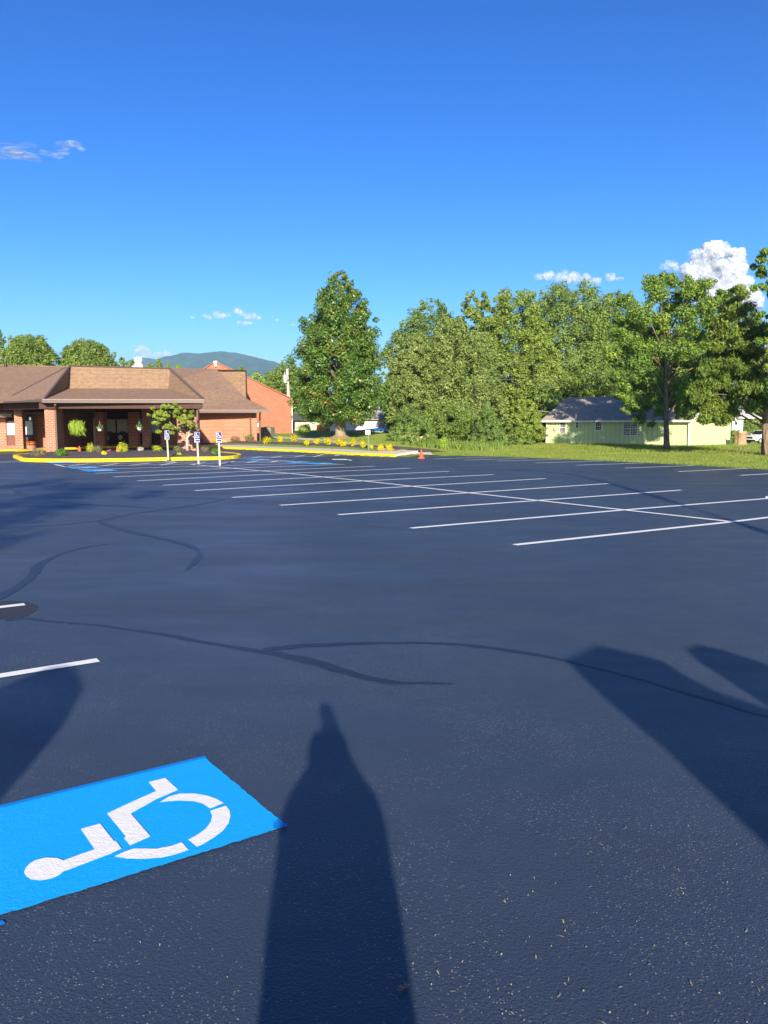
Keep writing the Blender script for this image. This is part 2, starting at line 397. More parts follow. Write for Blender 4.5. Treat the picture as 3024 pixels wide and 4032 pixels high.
# landscaped island
ISL = [gp(*p) for p in [(73, 1811), (80, 1816), (130, 1818.5), (250, 1820), (420, 1819), (600, 1815), (720, 1812), (860, 1810.5), (915, 1807), (945, 1803), (951, 1799), (940, 1795), (905, 1791), (870, 1789)]]
ISL = [(p.x, p.y) for p in ISL]+[(-13.2, 53.2), (-17, 52.8), (-21.5, 51.5), (-22, 48)]
IS = smooth_line(ISL+[ISL[0]], 1)[:-1]
def inset(pts, d):
    n = len(pts); out = []
    for i in range(n):
        a = V(pts[i-1]); b = V(pts[(i+1) % n]); t = (b-a).normalized(); out.append(V(pts[i])+V((-t.y, t.x))*d)
    return out
IN = inset(IS, .2); n = len(IS); mb = MB()
for i in range(n):
    j = (i+1) % n; a, b, c, d = IS[i], IS[j], IN[j], IN[i]
    mb.poly((*a, -.02), (*b, -.02), (*b, .17), (*a, .17)); mb.poly((*a, .17), (*b, .17), (*c, .17), (*d, .17)); mb.poly((*d, .17), (*c, .17), (*c, .0), (*d, .0))
myel = noisy('chipped_yellow_paint', (.86, .68, .005), (.80, .62, .01), 2.5, .6, bs=.2)
v_ = coord(myel); nn_ = ramp(myel, noise(myel, v_, 1.0, 6, .7), [(.62, (0, 0, 0)), (.66, (1, 1, 1))])
b_ = P(myel).inputs['Base Color'].links[0].from_socket
lk(myel, mixc(myel, nn_, b_, (.62, .50, .33)), P(myel).inputs['Base Color'])
o = mb.build('kerb', myel); tag(o, kind='structure')
IM = inset(IS, .203); IC = inset(IS, 1.3); mb = MB()
cen = V((sum(p[0] for p in IC)/n, sum(p[1] for p in IC)/n))
for i in range(n):
    j = (i+1) % n
    mb.poly((*IM[i], .14), (*IM[j], .14), (*IC[j], .26), (*IC[i], .26)); mb.poly((*IC[i], .26), (*IC[j], .26), (cen.x, cen.y, .3))
o = mb.build('mulch_bed', M_MULCH); tag(o, kind='structure')
# floor slab of the porch and the paved walk along the building
o = MB(); o.prism([(-40, 54.2), (-27.2, 57.6), (-26.4, 61), (-23.2, 67.6), (-17.5, 69.6), (-17.5, 73), (-40, 73)], -.05, .142)
tag(o.build('porch_floor', M_CONC), kind='structure')
# ------------------------------------------------------------------ painted markings
GY = .6
GU = V((-math.sin(GY), math.cos(GY))); GV = V((math.cos(GY), math.sin(GY))); GO = V((2.09, 12.92)); SP = 2.743
def G(k, v): return GO+GU*k*SP+GV*v
LW = .145
Lpx = [(2026, 2146), (1619, 2080), (1332, 2027), (1102, 1990), (914, 1959), (768, 1932), (643, 1911), (540, 1893.5), (447, 1878), (375.5, 1863.5), (308, 1849.6), (253, 1838), (215, 1830)]
Cpx = [(2880, 2055), (2455, 2008.5), (2116, 1971), (1842, 1941), (1619, 1915), (1429, 1894), (1269, 1878.5), (1138, 1864)]
Rpx = {2: (2682, 1930), 3: (2400, 1904), 4: (2149, 1884.5), 5: (1945, 1869), 6: (1770, 1856), 7: (1615.6, 1844), 8: (1478, 1835.5), 9: (1356.5, 1828), 10: (1250, 1823), 11: (1160, 1818), 12: (1098, 1814)}
mk = MB()
def seg(mb, pts, w=LW, z=.004):
    s_ = strip(pts, w, z); mb.add(s_.v, s_.f)
g2 = lambda p: gp(*p).xy
for k in range(13):
    a = g2(Lpx[k]); e = g2(Rpx[k]) if k in Rpx else G(k, 12.0)
    pts = [a, g2(Cpx[k]), e] if k < 8 else [a, e]
    if k == 0: e = G(0, 12); pts = [a, g2(Cpx[0]), e]
    if k == 1: pts = [a, g2(Cpx[1]), gp(3024, 1963).xy, G(1, 12.0)]
    seg(mk, pts)
tag(mk.build('parking_lines', M_WHITE), kind='structure')
mk = MB(); seg(mk, [g2(p) for p in Cpx]+[gp(1009, 1853).xy, gp(895, 1842.5).xy, gp(782, 1832).xy, gp(750, 1829).xy], z=.008)
tag(mk.build('centre_line', M_WHITE), kind='structure')
mk = MB()
for a, b in zip([(2915, 1872), (2670, 1857), (2459, 1843.5), (2269.6, 1832), (2107, 1823), (1956, 1815.7), (1826.6, 1812), (1707.6, 1807)],
                [(3180, 1857), (2946, 1844), (2732, 1833), (2535, 1823), (2374.6, 1815), (2212.6, 1809), (2075.5, 1804.5), (1955, 1800)]):
    seg(mk, [g2(a), g2(b)])
for k, e in ((-1, (387, 2600)), (0, (97, 2380))):
    a = g2(e); seg(mk, [a, a-GV*5.5], .115)
for k in (1, 2, 3): seg(mk, [G(k, -7.4), G(k, -12.9)])
tag(mk.build('parking_lines', M_WHITE), kind='structure')
mk = MB()
for a, b in [((270, 1836), (350, 1827)), ((397, 1836), (468, 1826)), ((510, 1833.6), (595, 1823.5)), ((215, 1830), (253, 1838)), ((633, 1832), (692, 1822)), ((625, 1813), (700, 1822)),
             ((758, 1829), (820, 1820)), ((870, 1826), (922, 1818)), ((970, 1823), (1015, 1816)), ((1065, 1821), (1098, 1814)), ((1098, 1814), (1160, 1818)),
             ((992, 1804), (1030, 1799)), ((1070, 1802), (1110, 1797)), ((1159, 1800), (1199, 1794)), ((1235, 1799), (1277, 1789.5)), ((1319, 1795), (1349, 1787))]:
    seg(mk, [g2(a), g2(b)], z=.012)
for a, b in [((952, 1801), (1353, 1787)), ((912, 1807), (1393, 1793)), ((-60, 1819), (143, 1814)), ((-60, 1823), (228, 1815))]:
    seg(mk, [g2(a), g2(b)], z=.008)
mk.poly(*[(*g2(p), .012) for p in [(1305, 1808), (1310, 1811), (1375, 1812), (1376, 1815), (1389, 1813), (1366, 1809.5), (1364, 1808)]])
tag(mk.build('hatched_markings', M_WHITE), kind='structure')
# crack sealing
def seam(px, w, z=.003):
    pts = [g2(p) for p in px]; pts = [(p.x, p.y) for p in pts]; pts = [(p[0], p[1]) for p in smooth_line(pts, 2)]; pts = resample(pts, .09)
    pts = [(p[0]+random.gauss(0, .006), p[1]+random.gauss(0, .006)) for p in pts]; n_ = len(pts); ph = random.random()*6
    ww = [w*.95*(1+.35*math.sin(i*.11+ph)+.22*math.sin(i*.37)+random.uniform(-.22, .22))*min(1, (n_-i)/8+.1) for i in range(n_)]
    return strip(pts, ww, z)
mk = MB()
for i, (px, w) in enumerate([([(30, 2445), (72, 2431), (239, 2450), (405, 2464), (579, 2489), (687, 2504), (796, 2529), (940, 2551), (1034, 2565), (1200, 2594), (1400, 2662), (1550, 2690), (1790, 2693)], .085),
              ([(1034, 2560), (1150, 2545), (1350, 2535), (1600, 2530), (1800, 2537), (2000, 2558), (2240, 2600), (2500, 2670), (2750, 2740), (3050, 2830)], .085),
              ([(-30, 2365), (0, 2350), (90, 2300), (135, 2260), (150, 2222), (240, 2180), (330, 2155), (430, 2143)], .12),
              ([(-30, 2085), (0, 2080), (200, 2070), (390, 2053), (520, 2022), (700, 2000), (820, 1980), (888, 1967)], .12),
              ([(390, 2053), (470, 2085), (590, 2110), (700, 2135), (780, 2160), (790, 2190), (735, 2243)], .13),
              ([(-30, 1920), (50, 1922), (75, 1945), (150, 1960), (260, 1980), (400, 1990), (600, 1998)], .14),
              ([(888, 1967), (800, 1960), (600, 1960)], .05)]):
    s_ = seam(px, w, .0025+.0006*i); mk.add(s_.v, s_.f)
tag(mk.build('crack_seal_lines', M_SEAM), kind='structure')
mk = MB(); mk.poly(*[(*g2(p), .0018) for p in [(-60, 2372), (40, 2366), (105, 2370), (150, 2385), (150, 2400), (110, 2425), (50, 2438), (-60, 2440)]])
tag(mk.build('asphalt_patch', noisy('patched_asphalt', (.018, .02, .028), (.04, .045, .055), 25, .7, bs=.6, bd=.01)), kind='structure')
# ------------------------------------------------------------------ big accessible-parking symbol (foreground)
cx = lambda p, z: (*gp(p[0]/1.3825, 2900+p[1]/1.3825).xy, z)
A1 = gp(806, 2985).xy; A2 = gp(1130, 3255).xy; LN = 1.38
sym = empty('accessible_parking_symbol', (A1.x, A1.y, 0), 'large freshly painted blue panel with white wheelchair symbol, nearest the camera', 'road marking')
def wob(a, b, n, amp): # slightly ragged edge
    d = (b-a); nn = V((-d.y, d.x)).normalized()
    return [a.lerp(b, i/n)+nn*random.uniform(-amp, amp) for i in range(n)]
B1, B2 = A1-GV*LN, A2-GV*LN
ring = wob(A1, B1, 40, .002)+wob(B1, B2, 20, .004)+wob(B2, A2, 60, .004)+wob(A2, A1, 30, .004)
mb = MB(); mb.poly(*[(p.x, p.y, .004) for p in ring]); mb.build('blue_panel', M_BLUEP, sym)
mb = MB(); n_ = (A1-A2).normalized()
mb.poly(*[(p.x, p.y, .0075) for p in (A1-GV*LN-n_*.012, A1+GV*.008-n_*.014, A1+GV*.012+n_*.018, A1-GV*LN+n_*.018)])
mb.build('tape_edging', M_TAPE, sym); mb = MB(); mb.poly(*[(p.x, p.y, .0075) for p in (A2-GV*.07+n_*.0, A2+GV*.004, A2+n_*.09+GV*.0, A2+n_*.05-GV*.05)])
mb.build('tape_corner', M_TAPE, sym); mb = MB(); q0 = gp(0, 3650).xy; mb.poly(*[(p.x, p.y, .0075) for p in (q0-GV*.1, q0-GV*.1+n_*.05, q0+GV*.015+n_*.03, q0+GV*.02-n_*.0)])
mb.build('tape_corner', M_TAPE, sym)
body = [(132, 748), (140, 725), (165, 698), (200, 680), (250, 668), (310, 670), (345, 684), (515, 622), (440, 512), (545, 482), (620, 577), (632, 578), (662, 619), (600, 648), (345, 745), (320, 765), (280, 783), (220, 793), (170, 788), (142, 770)]
leg = [(810, 255), (900, 233), (970, 298), (850, 350), (712, 428), (820, 553), (708, 602), (675, 562), (685, 552), (583, 428), (700, 372), (850, 305)]
w1 = [(870, 366), (920, 335), (980, 318), (1060, 318), (1130, 330), (1180, 348), (1217, 370), (1145, 400), (1100, 372), (1050, 360), (980, 357), (920, 360)]
w2 = [(1145, 412), (1230, 385), (1250, 410), (1255, 440), (1245, 480), (1215, 520), (1170, 555), (1110, 592), (1072, 610), (1025, 570), (1080, 540), (1120, 510), (1150, 470), (1155, 440)]
w3 = [(622, 662), (680, 635), (730, 618), (850, 620), (930, 605), (990, 585), (1027, 626), (960, 650), (880, 668), (780, 676), (690, 674)]
mb = MB()
for pl in (body, leg, w1, w2, w3):
    pts = [cx(p, .0085) for p in pl][::-1]; mb.poly(*pts)
fig_faces = [[V(cx(p, 0)).xy for p in pl] for pl in (body, leg, w1, w2, w3)]
mb.build('wheelchair_figure', M_WHITE, sym)
labs = ['small blue wheelchair panel near the island kerb, farthest of the left row', 'small blue wheelchair panel in the left row, between two white lines, middle one', 'small blue wheelchair panel nearest the camera in the left far row',
        'small blue wheelchair panel beyond the sign posts, farthest of the right row', 'middle blue wheelchair panel of the right far row', 'blue wheelchair panel nearest the camera in the right far row']
quads = [[(183, 1820), (283, 1820), (290, 1824), (197, 1825)], [(270, 1841), (378, 1840), (388, 1843.5), (285, 1846)], [(327, 1852), (440, 1850), (453, 1854.5), (345, 1858)],
         [(975, 1810), (1050, 1809), (1067, 1812), (985, 1814)], [(1119, 1819.5), (1205, 1818.5), (1222, 1821.5), (1135, 1823.5)], [(1214, 1825), (1300, 1824), (1320, 1827), (1225, 1829)]]
for lb, qd in zip(labs, quads):
    c = sum((gp(*p).xy for p in qd), V((0, 0)))/4
    t = empty('accessible_parking_symbol', (c.x, c.y, 0), lb, 'road marking', 'small blue wheelchair panels on the far stalls')
    hw, hl = .62, .66; mb = MB()
    mb.poly(*[(*(c+GV*a*hw+GU*b*hl), .014) for a, b in ((-1, -1), (1, -1), (1, 1), (-1, 1))]); mb.build('blue_panel', M_BLUEP, t)
    mb = MB(); ctr = A1.lerp(A2, .5)-GV*LN*.55
    for pl in fig_faces: mb.poly(*[(*(c+(p-ctr)*.85), .018) for p in pl[::-1]])
    mb.build('wheelchair_figure', M_WHITE, t)
# ------------------------------------------------------------------ building helpers (front pieces by pixel span at a distance)
def pbox(mb, px0, px1, py0, py1, Y, th=.15, z0=None, z1=None):
    a = at(px0, py1, Y); b = at(px1, py0, Y)
    mb.box(a.x, b.x, Y, Y+th, a.z if z0 is None else z0, b.z if z1 is None else z1)
hall = empty('care_home', (-20, 62, 0), 'low brick building with brown shingle roofs and a deep covered entrance', 'building')
def part(mb, name, m, parent=hall, **k): return mb.build(name, m, parent, **k)
# brick piers of the porch
for (x0, x1, y0, y1, z1) in [(-22.35, -21.72, 53.8, 55.7, 3.42), (-26.4, -25.85, 58.3, 58.9, 3.35), (-13.95, -12.65, 55.0, 56.6, 3.42)]:
    mb = MB(); mb.fbox((x0, y0), (1, .09), 0, x1-x0, 0, y1-y0, 0 if y0 < 57 else .14, z1); part(mb, 'brick_pier', M_BRICK)
for (a, b, Y, t) in [(374, 411, 66, .7), (506, 541, 66, .7), (560, 588, 64, .6), (632, 652, 66, .6)]:
    mb = MB(); x0 = at(a, 1700, Y).x; x1 = at(b, 1700, Y).x; mb.box(x0, x1, Y, Y+t, .14, 3.2 if Y == 64 else 2.9); part(mb, 'brick_pier', M_BRICK)
# facade walls
mb = MB(); pbox(mb, -260, 19, 1600, 1800, 60.5, .3, 0, 2.6); pbox(mb, 19, 130, 1600, 1800, 60.55, .25, 0, .35); part(mb, 'brick_wall', M_BRICK)
mb = MB(); pbox(mb, 129, 186, 1600, 1800, 62.5, .3, 0, 2.75); mb.box(-25.4, -25.1, 62.8, 71, 0, 2.75); part(mb, 'brick_wall', M_BRICK)
mb = MB(); mb.box(-34, -26.55, 60.9, 61.1, 0, 3.4); part(mb, 'dark_panelling', M_SOFF)
mb = MB(); mb.box(-25.1, -16.6, 71.3, 71.5, 0, 3.9); part(mb, 'dark_panelling', M_SOFF)
mb = MB(); pbox(mb, 22, 80, 1717, 1764, 60.6, .12); part(mb, 'brown_panel', M_BPANEL)
# windows with blinds
for i, (a, b, c, d, Y) in enumerate([(20, 76, 1655, 1717, 60.6), (93, 131, 1655, 1715, 60.6), (413, 457, 1648, 1706, 70.3), (458, 505, 1648, 1706, 70.3), (538, 563, 1648, 1706, 70.3), (584, 631, 1648, 1706, 70.3), (268, 310, 1650, 1760, 70.3)]):
    fr = MB(); p0 = at(a, d, Y); p1 = at(b, c, Y); t = .07
    for (x0, x1, z0, z1) in ((p0.x, p1.x, p1.z-t, p1.z), (p0.x, p1.x, p0.z, p0.z+t), (p0.x, p0.x+t, p0.z+t, p1.z-t), (p1.x-t, p1.x, p0.z+t, p1.z-t)):
        fr.box(x0, x1, Y-.02, Y+.1, z0, z1)
    f = part(fr, 'window', M_DKFR)
    if i < 6:
        bl = MB(); nsl = 22; zz0, zz1 = p0.z+t, p1.z-t
        for s_ in range(nsl):
            z_ = zz0+(zz1-zz0)*s_/nsl; bl.poly((p0.x+t, Y+.05, z_), (p1.x-t, Y+.05, z_), (p1.x-t, Y+.075, z_+(zz1-zz0)/nsl*1.02), (p0.x+t, Y+.075, z_+(zz1-zz0)/nsl*1.02))
        bo = bl.build('blinds', M_BLIND, None); bo.parent = f
    gl = MB(); gl.box(p0.x+t, p1.x-t, Y+.02, Y+.026, p0.z+t, p1.z-t)
    gm = M_GLASS
    if i >= 6:
        g_ = gl.build('pane', gm, None); g_.parent = f
# entrance doors
mb = MB()
for a, b in ((312, 340), (341, 370)):
    p0 = at(a, 1766, 70.2); p1 = at(b, 1652, 70.2)
    for (x0, x1, z0, z1) in ((p0.x, p0.x+.1, .15, p1.z), (p1.x-.1, p1.x, .15, p1.z), (p0.x, p1.x, p1.z-.12, p1.z), (p0.x, p1.x, .15, .45), (p0.x, p1.x, 1.15, 1.28)):
        mb.box(x0, x1, 70.15, 70.25, z0, z1)
dr = part(mb, 'entrance_door', M_DKFR)
mb = MB(); pbox(mb, 313, 369, 1655, 1762, 70.3, .02); o = mb.build('pane', M_GLASS, None); o.parent = dr
mb = MB(); pbox(mb, 338, 342, 1702, 1722, 70.05, .05); o = mb.build('handle', M_METAL, None); o.parent = dr
mb = MB(); pbox(mb, 370, 377, 1648, 1768, 67.5, .15); part(mb, 'pale_post', mat('pale_grey_post', (.35, .36, .37), .5))
# beams, ceiling
mb = MB(); mb.box(-22.6, -12.0, 53.6, 53.9, 2.95, 3.46); part(mb, 'front_beam', M_SOFF)
mb = MB(); mb.poly((-33, 60.9, 3.38), (-22.5, 53.4, 3.38), (-11.9, 54.1, 3.38), (-16.2, 60, 3.38), (-17.3, 72, 3.38), (-33, 72, 3.38)); part(mb, 'ceiling', M_SOFF)
mb = MB(); mb.fbox((-26.9, 57.4), (.62, -.45), 0, 5.6, .2, .45, 2.95, 3.4); part(mb, 'side_beam', M_SOFF)
# wing wall (sunlit brick) and its return
wl0 = at(640, 1735, 71.2); wl1 = at(1012, 1736, 70.4)
mb = MB(); mb.poly((wl0.x, 71.2, 0), (wl1.x, 70.4, 0), (wl1.x, 70.4, 3.12), (wl0.x, 71.2, 3.12))
mb.poly((wl1.x, 70.4, 0), (wl1.x-2.4, 82, 0), (wl1.x-2.4, 82, 3.12), (wl1.x, 70.4, 3.12)); part(mb, 'brick_wall', M_BRICK2)
# main roofs
RL = at(-260, 1433, 72.5); R0 = at(0, 1437, 73); R1 = at(850, 1452, 78); E0 = at(755, 1613, 69.3); E1 = at(1018, 1615.5, 69.3); HT = at(1062, 1613.5, 69.5); HM = at(970, 1569, 72.1)
LE0 = at(-260, 1628, 59.3); LE1 = at(46, 1631, 59.6)
mb = MB()
mb.slab([RL, LE0, LE1, (at(200, 1600, 60)).xy.to_3d()+V((0, 0, 2.85)), at(430, 1447, 75)], .06)
mb.slab([at(430, 1446.5, 75.1), V((-22.5, 62, 3.5)), E0, E1, HT, HM, R1], .06)
bk = V((0, 14, 0))
mb.slab([RL, R0, R1, R1+V((1, 12, -4.5)), RL+V((0, 12, -4.5))], .06)
part(mb, 'main_roof', M_SHING)
# portico roof: raked cheeks around a recessed shake panel
A = at(264, 1447, 60); B = at(660, 1457, 60.5); C_ = at(172, 1573, 53); D = at(803, 1573, 53.6); E = at(266, 1529, 58.5); Fp = at(663, 1530, 59); Gp = at(6, 1582, 62.7)
A2r = at(262, 1446, 71); B2r = at(664, 1455, 74); Hr = at(690, 1600, 70)
mb = MB(); mb.poly(C_, D, Fp, E); part(mb, 'portico_skirt_roof', M_SHING)
Ae = V((E.x, E.y, A.z)); Bf = V((Fp.x, Fp.y, B.z))
mb = MB(); mb.poly(E, Fp, Bf+V((0, .6, 0)), Ae+V((0, .6, 0))); mb.poly(E, Ae+V((0, .6, 0)), C_); mb.poly(Fp, D, Bf+V((0, .6, 0))); part(mb, 'shake_panel', M_SHAKE)
At, Bt = Ae+V((0, .6, .02)), Bf+V((0, .6, .02))
mb = MB(); mb.poly(C_, At, Gp); mb.poly(At, A2r, Gp); part(mb, 'portico_side_roof', M_SHING)
mb = MB(); mb.poly(At, Bt, B2r, A2r); mb.poly(D, V((-16.2, 59.9, 3.6)), Bt); mb.poly(V((-16.2, 59.9, 3.6)), V((-17.2, 69.3, 3.6)), B2r, Bt); part(mb, 'portico_top_roof', M_SHING)
mb = MB()
for a, b, r in ((C_, At, .07), (At, Bt, .05), (Bt, D, .1), (Gp, A2r, .04)):
    mb = MB(); mb.tube([a+V((0, -.02, .03)), b+V((0, -.02, .03))], r, 4); part(mb, 'rake_trim', M_FASC)
# gutters and fascias
def gutter(a, b, h=.22, t=.14, name='gutter'):
    a, b = V(a), V(b); d = (b-a); mb = MB(); mb.fbox(a.xy, d.xy, -.05, d.xy.length+.05, -t, 0, min(a.z, b.z)-h, min(a.z, b.z)+.0)
    part(mb, name, M_FASC)
    mb = MB(); mb.fbox(a.xy, d.xy, -.05, d.xy.length+.05, -t-.012, -t+.02, min(a.z, b.z)+.003, min(a.z, b.z)+.018); part(mb, 'gutter_lip', mat('gutter_lip', (.52, .42, .36), .35))
gutter(C_, D); 
mb = MB(); mb.fbox(Gp.xy, (C_-Gp).xy, 0, (C_-Gp).xy.length, -.05, .1, 3.33, 3.58); part(mb, 'side_fascia', M_FASC)
gutter(LE0, LE1); gutter(E0, E1)
mb = MB(); mb.fbox(E1.xy, (HT-E1).xy, .05, (HT-E1).xy.length+.1, -.1, .02, HT.z-.18, HT.z+.02); part(mb, 'side_fascia', M_FASC)
# shake-clad screen on the wing roof
s0 = at(853, 1458, 78.3); s1 = at(967, 1460, 78.5); s2 = at(970, 1572, 78.5)
mb = MB(); mb.poly((s0.x-2, 78.3, 3.2), (s2.x, 78.5, 3.2), (s1.x, 78.5, s1.z), (s0.x-2, 78.3, s0.z)); mb.poly((s2.x, 78.5, 3.2), (s2.x-2.2, 88, 3.2), (s1.x-2.2, 88, s1.z), (s1.x, 78.5, s1.z)); part(mb, 'shake_panel', M_SHAKE)
mb = MB(); mb.tube([s0+V((-.3, -.06, 0)), s1+V((.05, -.06, 0)), s2+V((.05, -.06, 0))], .08, 4); part(mb, 'rake_trim', M_SOFF)
mb = MB(); mb.poly(HT, HT+V((-3, 10, .2)), HM); mb.poly(HM, HT+V((-3, 10, .2)), R1+V((0, 3, -1)), R1); part(mb, 'hip_roof', M_SHING)
# downspouts
def spout(pts, name='downspout'):
    mb = MB(); mb.tube([V(p) for p in pts], .07, 6); part(mb, name, M_SPOUT)
x = at(219, 1600, 53.2).x; spout([(x+.05, 53.1, 3.4), (x+.02, 53.1, 3.2), (x-.2, 53.62, 2.85), (x-.2, 53.62, .2)])
x = at(774, 1600, 53.6).x; spout([(x+.4, 53.6, 3.4), (x+.4, 53.6, 3.15), (x, 53.75, 2.8), (x, 53.75, .25), (x+.12, 53.4, .2)])
x = at(990, 1630, 70).x; spout([(x+.4, 69.9, 2.95), (x+.3, 69.9, 2.75), (x-.15, 70.2, 2.5), (x-.1, 70.2, .4)])
x = at(1013, 1630, 70).x; spout([(x+.1, 71, 2.95), (x+.06, 71, 2.7), (x+.06, 71, .5)])
mb = MB(); pbox(mb, 1013, 1019, 1667, 1680, 70.6, .15); part(mb, 'meter_box', M_METAL)
mb = MB(); pbox(mb, -20, 46, 1588, 1628, 60.3, .1); part(mb, 'gable_panel', M_BPANEL)
# roof ventilator
c = at(545, 1446, 77); rv = empty('roof_ventilator', (c.x, c.y, c.z-.3), 'white domed ventilator on the roof ridge', 'vent')
mb = MB(); mb.box(c.x-.5, c.x+.5, c.y-.4, c.y+.4, c.z-.8, c.z+.08); mb.build('base', M_WTRIM, rv)
mb = MB(); mb.lathe(c, [(.42, .08), (.44, .16), (.3, .38), (.28, .48), (.38, .52), (.38, .78), (.32, .86), (.30, .9)]); mb.build('cowl', mat('white_cowl', (.8, .8, .78), .4), rv, smooth=False)
c = at(21, 1436, 73); mb = MB(); mb.lathe(c, [(.12, -.4), (.12, .1), (.17, .12), (.17, .25), (.1, .28)], 8); tag(mb.build('roof_pipe', M_DKFR), 'small dark vent pipe at the left end of the roof ridge', 'pipe')
# ------------------------------------------------------------------ brick gym behind
gym = empty('brick_hall', (-15, 86, 1), 'tall orange brick hall with a low gabled end, behind the care home', 'building')
ap = at(848, 1426, 91); er = at(1146, 1572, 84.5); el = ap+(ap-er); el.z = er.z
mb = MB(); mb.poly((el.x, el.y, 0), (er.x, er.y, 0), er, ap, el); mb.poly((er.x, er.y, 0), (er.x-2.6, er.y+20, 0), er+V((-2.6, 20, 0)), er); mb.build('brick_wall', M_BRICK2, gym)
mb = MB(); mb.slab([ap+V((0, -.15, .12)), er+V((.12, -.15, .12)), er+V((-2.5, 20, .12)), ap+V((-2.6, 20, .12))], .1); mb.slab([el+V((-.1, -.15, .12)), ap+V((0, -.15, .12)), ap+V((-2.6, 20, .12)), el+V((-2.6, 20, .12))], .1)
mb.build('roof', noisy('terracotta_edge', (.55, .20, .10), (.45, .15, .07), 4, .8), gym)
mb = MB(); mb.tube([ap+V((.05, -.3, .1)), ap+V((.1, -.3, -.5))], [.22, .12], 5); mb.build('gable_light', M_WTRIM, gym)
mb = MB(); mb.tube([er+V((.1, -.1, .1)), (er.x+.1, er.y-.1, 3.2), (er.x+.1, er.y-.1, 1.0)], .05, 5); mb.build('downspout', M_WTRIM, gym)
# ------------------------------------------------------------------ air conditioner
c = gt(1054, 1722); ac = empty('air_conditioner', c, 'grey louvred air conditioning unit beside the brick wall', 'air conditioner', rz=-.25)
mb = MB(); mb.fbox((0, 0), (1, 0), -.55, .55, -.5, .5, .05, .95); ob = mb.build('casing', mat('grey_green_metal', (.20, .21, .17), .5), None); ob.parent = ac
mb = MB()
for k in range(11):
    for s0_, s1_, d0, d1 in ((-.5, .5, -.53, -.502), (-.53, -.502, -.5, .5)):
        if s1_-s0_ > .5: mb.box(-.5, .5, -.56, -.502, .12+k*.07, .15+k*.07)
        else: mb.box(-.6, -.552, -.45, .45, .12+k*.07, .15+k*.07)
ob = mb.build('louvres', mat('louvre_grey', (.28, .29, .24), .5), None); ob.parent = ac
mb = MB(); mb.lathe((0, 0, .95), [(.42, 0), (.42, .03), (.3, .05), (.1, .06)], 16); ob = mb.build('fan_grille', M_DKFR, None); ob.parent = ac
mb = MB(); mb.box(-.08, .14, -.565, -.561, .68, .75); ob = mb.build('badge', mat('red_badge', (.5, .06, .04), .5), None); ob.parent = ac
mb = MB(); mb.box(-.7, .7, -.65, .65, -.1, .05); ob = mb.build('pad', M_CONC, None); ob.parent = ac
# ------------------------------------------------------------------ sign posts
WH = [(-.02, .40, .035)]
def sign_post(base, top, lab, yawn):
    Yb = base.y; t = empty('accessible_parking_sign', base, lab, 'sign', 'blue parking signs on cream posts')
    d = (top-base)
    mb = MB(); mb.tube([base, base+d], .043, 4); mb.build('post', M_POST, t)
    mb = MB(); mb.tube([base+V((0, 0, -.005)), base+V((0, 0, .03)), base+V((0, 0, .05))], [.14, .12, .06], 10); mb.build('base_ring', mat('dark_base', (.05, .05, .05), .8), t)
    dx = V((math.cos(yawn), math.sin(yawn), 0)); nn = V((-dx.y, dx.x, 0)); tp = top+V((0, 0, .0)); up = d.normalized()
    def pl(mb, u0, u1, w0, w1, off):
        c0 = tp-nn*off; mb.poly(*[c0+dx*u+up*w for u, w in ((u0, w0), (u1, w0), (u1, w1), (u0, w1))])
    s_ = MB(); s_.fbox((tp-nn*.075).xy, dx.xy, -.12, .12, -.006, .006, tp.z-.47, tp.z+.02); sn = s_.build('sign_plate', M_SWHITE, t)
    s_ = MB(); pl(s_, -.11, .11, -.31, .008, .0845); o = s_.build('blue_face', M_SBLUE, None); o.parent = sn; 
    # white wheelchair symbol
    s_ = MB()
    def pp(pts): 
        c0 = tp-nn*.0875; s_.poly(*[c0+dx*u+up*w for u, w in pts])
    pp([(-.045+.025*math.cos(a), -.045+.025*math.sin(a)) for a in np.linspace(0, 6.28, 11)[:-1]])
    pp([(-.06, -.075), (-.03, -.075), (-.02, -.14), (-.055, -.14)]); pp([(-.055, -.165), (-.055, -.14), (.045, -.14), (.045, -.165)])
    pp([(.02, -.165), (.045, -.165), (.085, -.23), (.06, -.235)]); pp([(.06, -.235), (.1, -.215), (.105, -.228), (.062, -.25)])
    ang = np.linspace(math.radians(150), math.radians(385-20), 12)
    for a, b in zip(ang, ang[1:]):
        pp([(-.01+.07*math.cos(a), -.19+.07*math.sin(a)), (-.01+.07*math.cos(b), -.19+.07*math.sin(b)), (-.01+.052*math.cos(b), -.19+.052*math.sin(b)), (-.01+.052*math.cos(a), -.19+.052*math.sin(a))])
    o = s_.build('wheelchair_figure', M_SWHITE, None); o.parent = sn
    s_ = MB(); pl(s_, -.1, .1, -.41, -.34, .0845); pl(s_, -.1, .1, -.455, -.43, .0845); o = s_.build('lower_text_panel', M_SBLUE, None); o.parent = sn
    return t
for (bp, tp_, lab) in [((663, 1815), (656, 1696), 'blue wheelchair sign on a cream post, in front of the small maple'),
                       ((782, 1832), (774, 1703), 'blue wheelchair sign on a cream post, middle one of three'),
                       ((866, 1838), (860, 1702), 'blue wheelchair sign on a cream post, rightmost, in front of the sunlit brick wall')]:
    b = gp(*bp); sign_post(b, at(tp_[0], tp_[1], b.y), lab, .45)
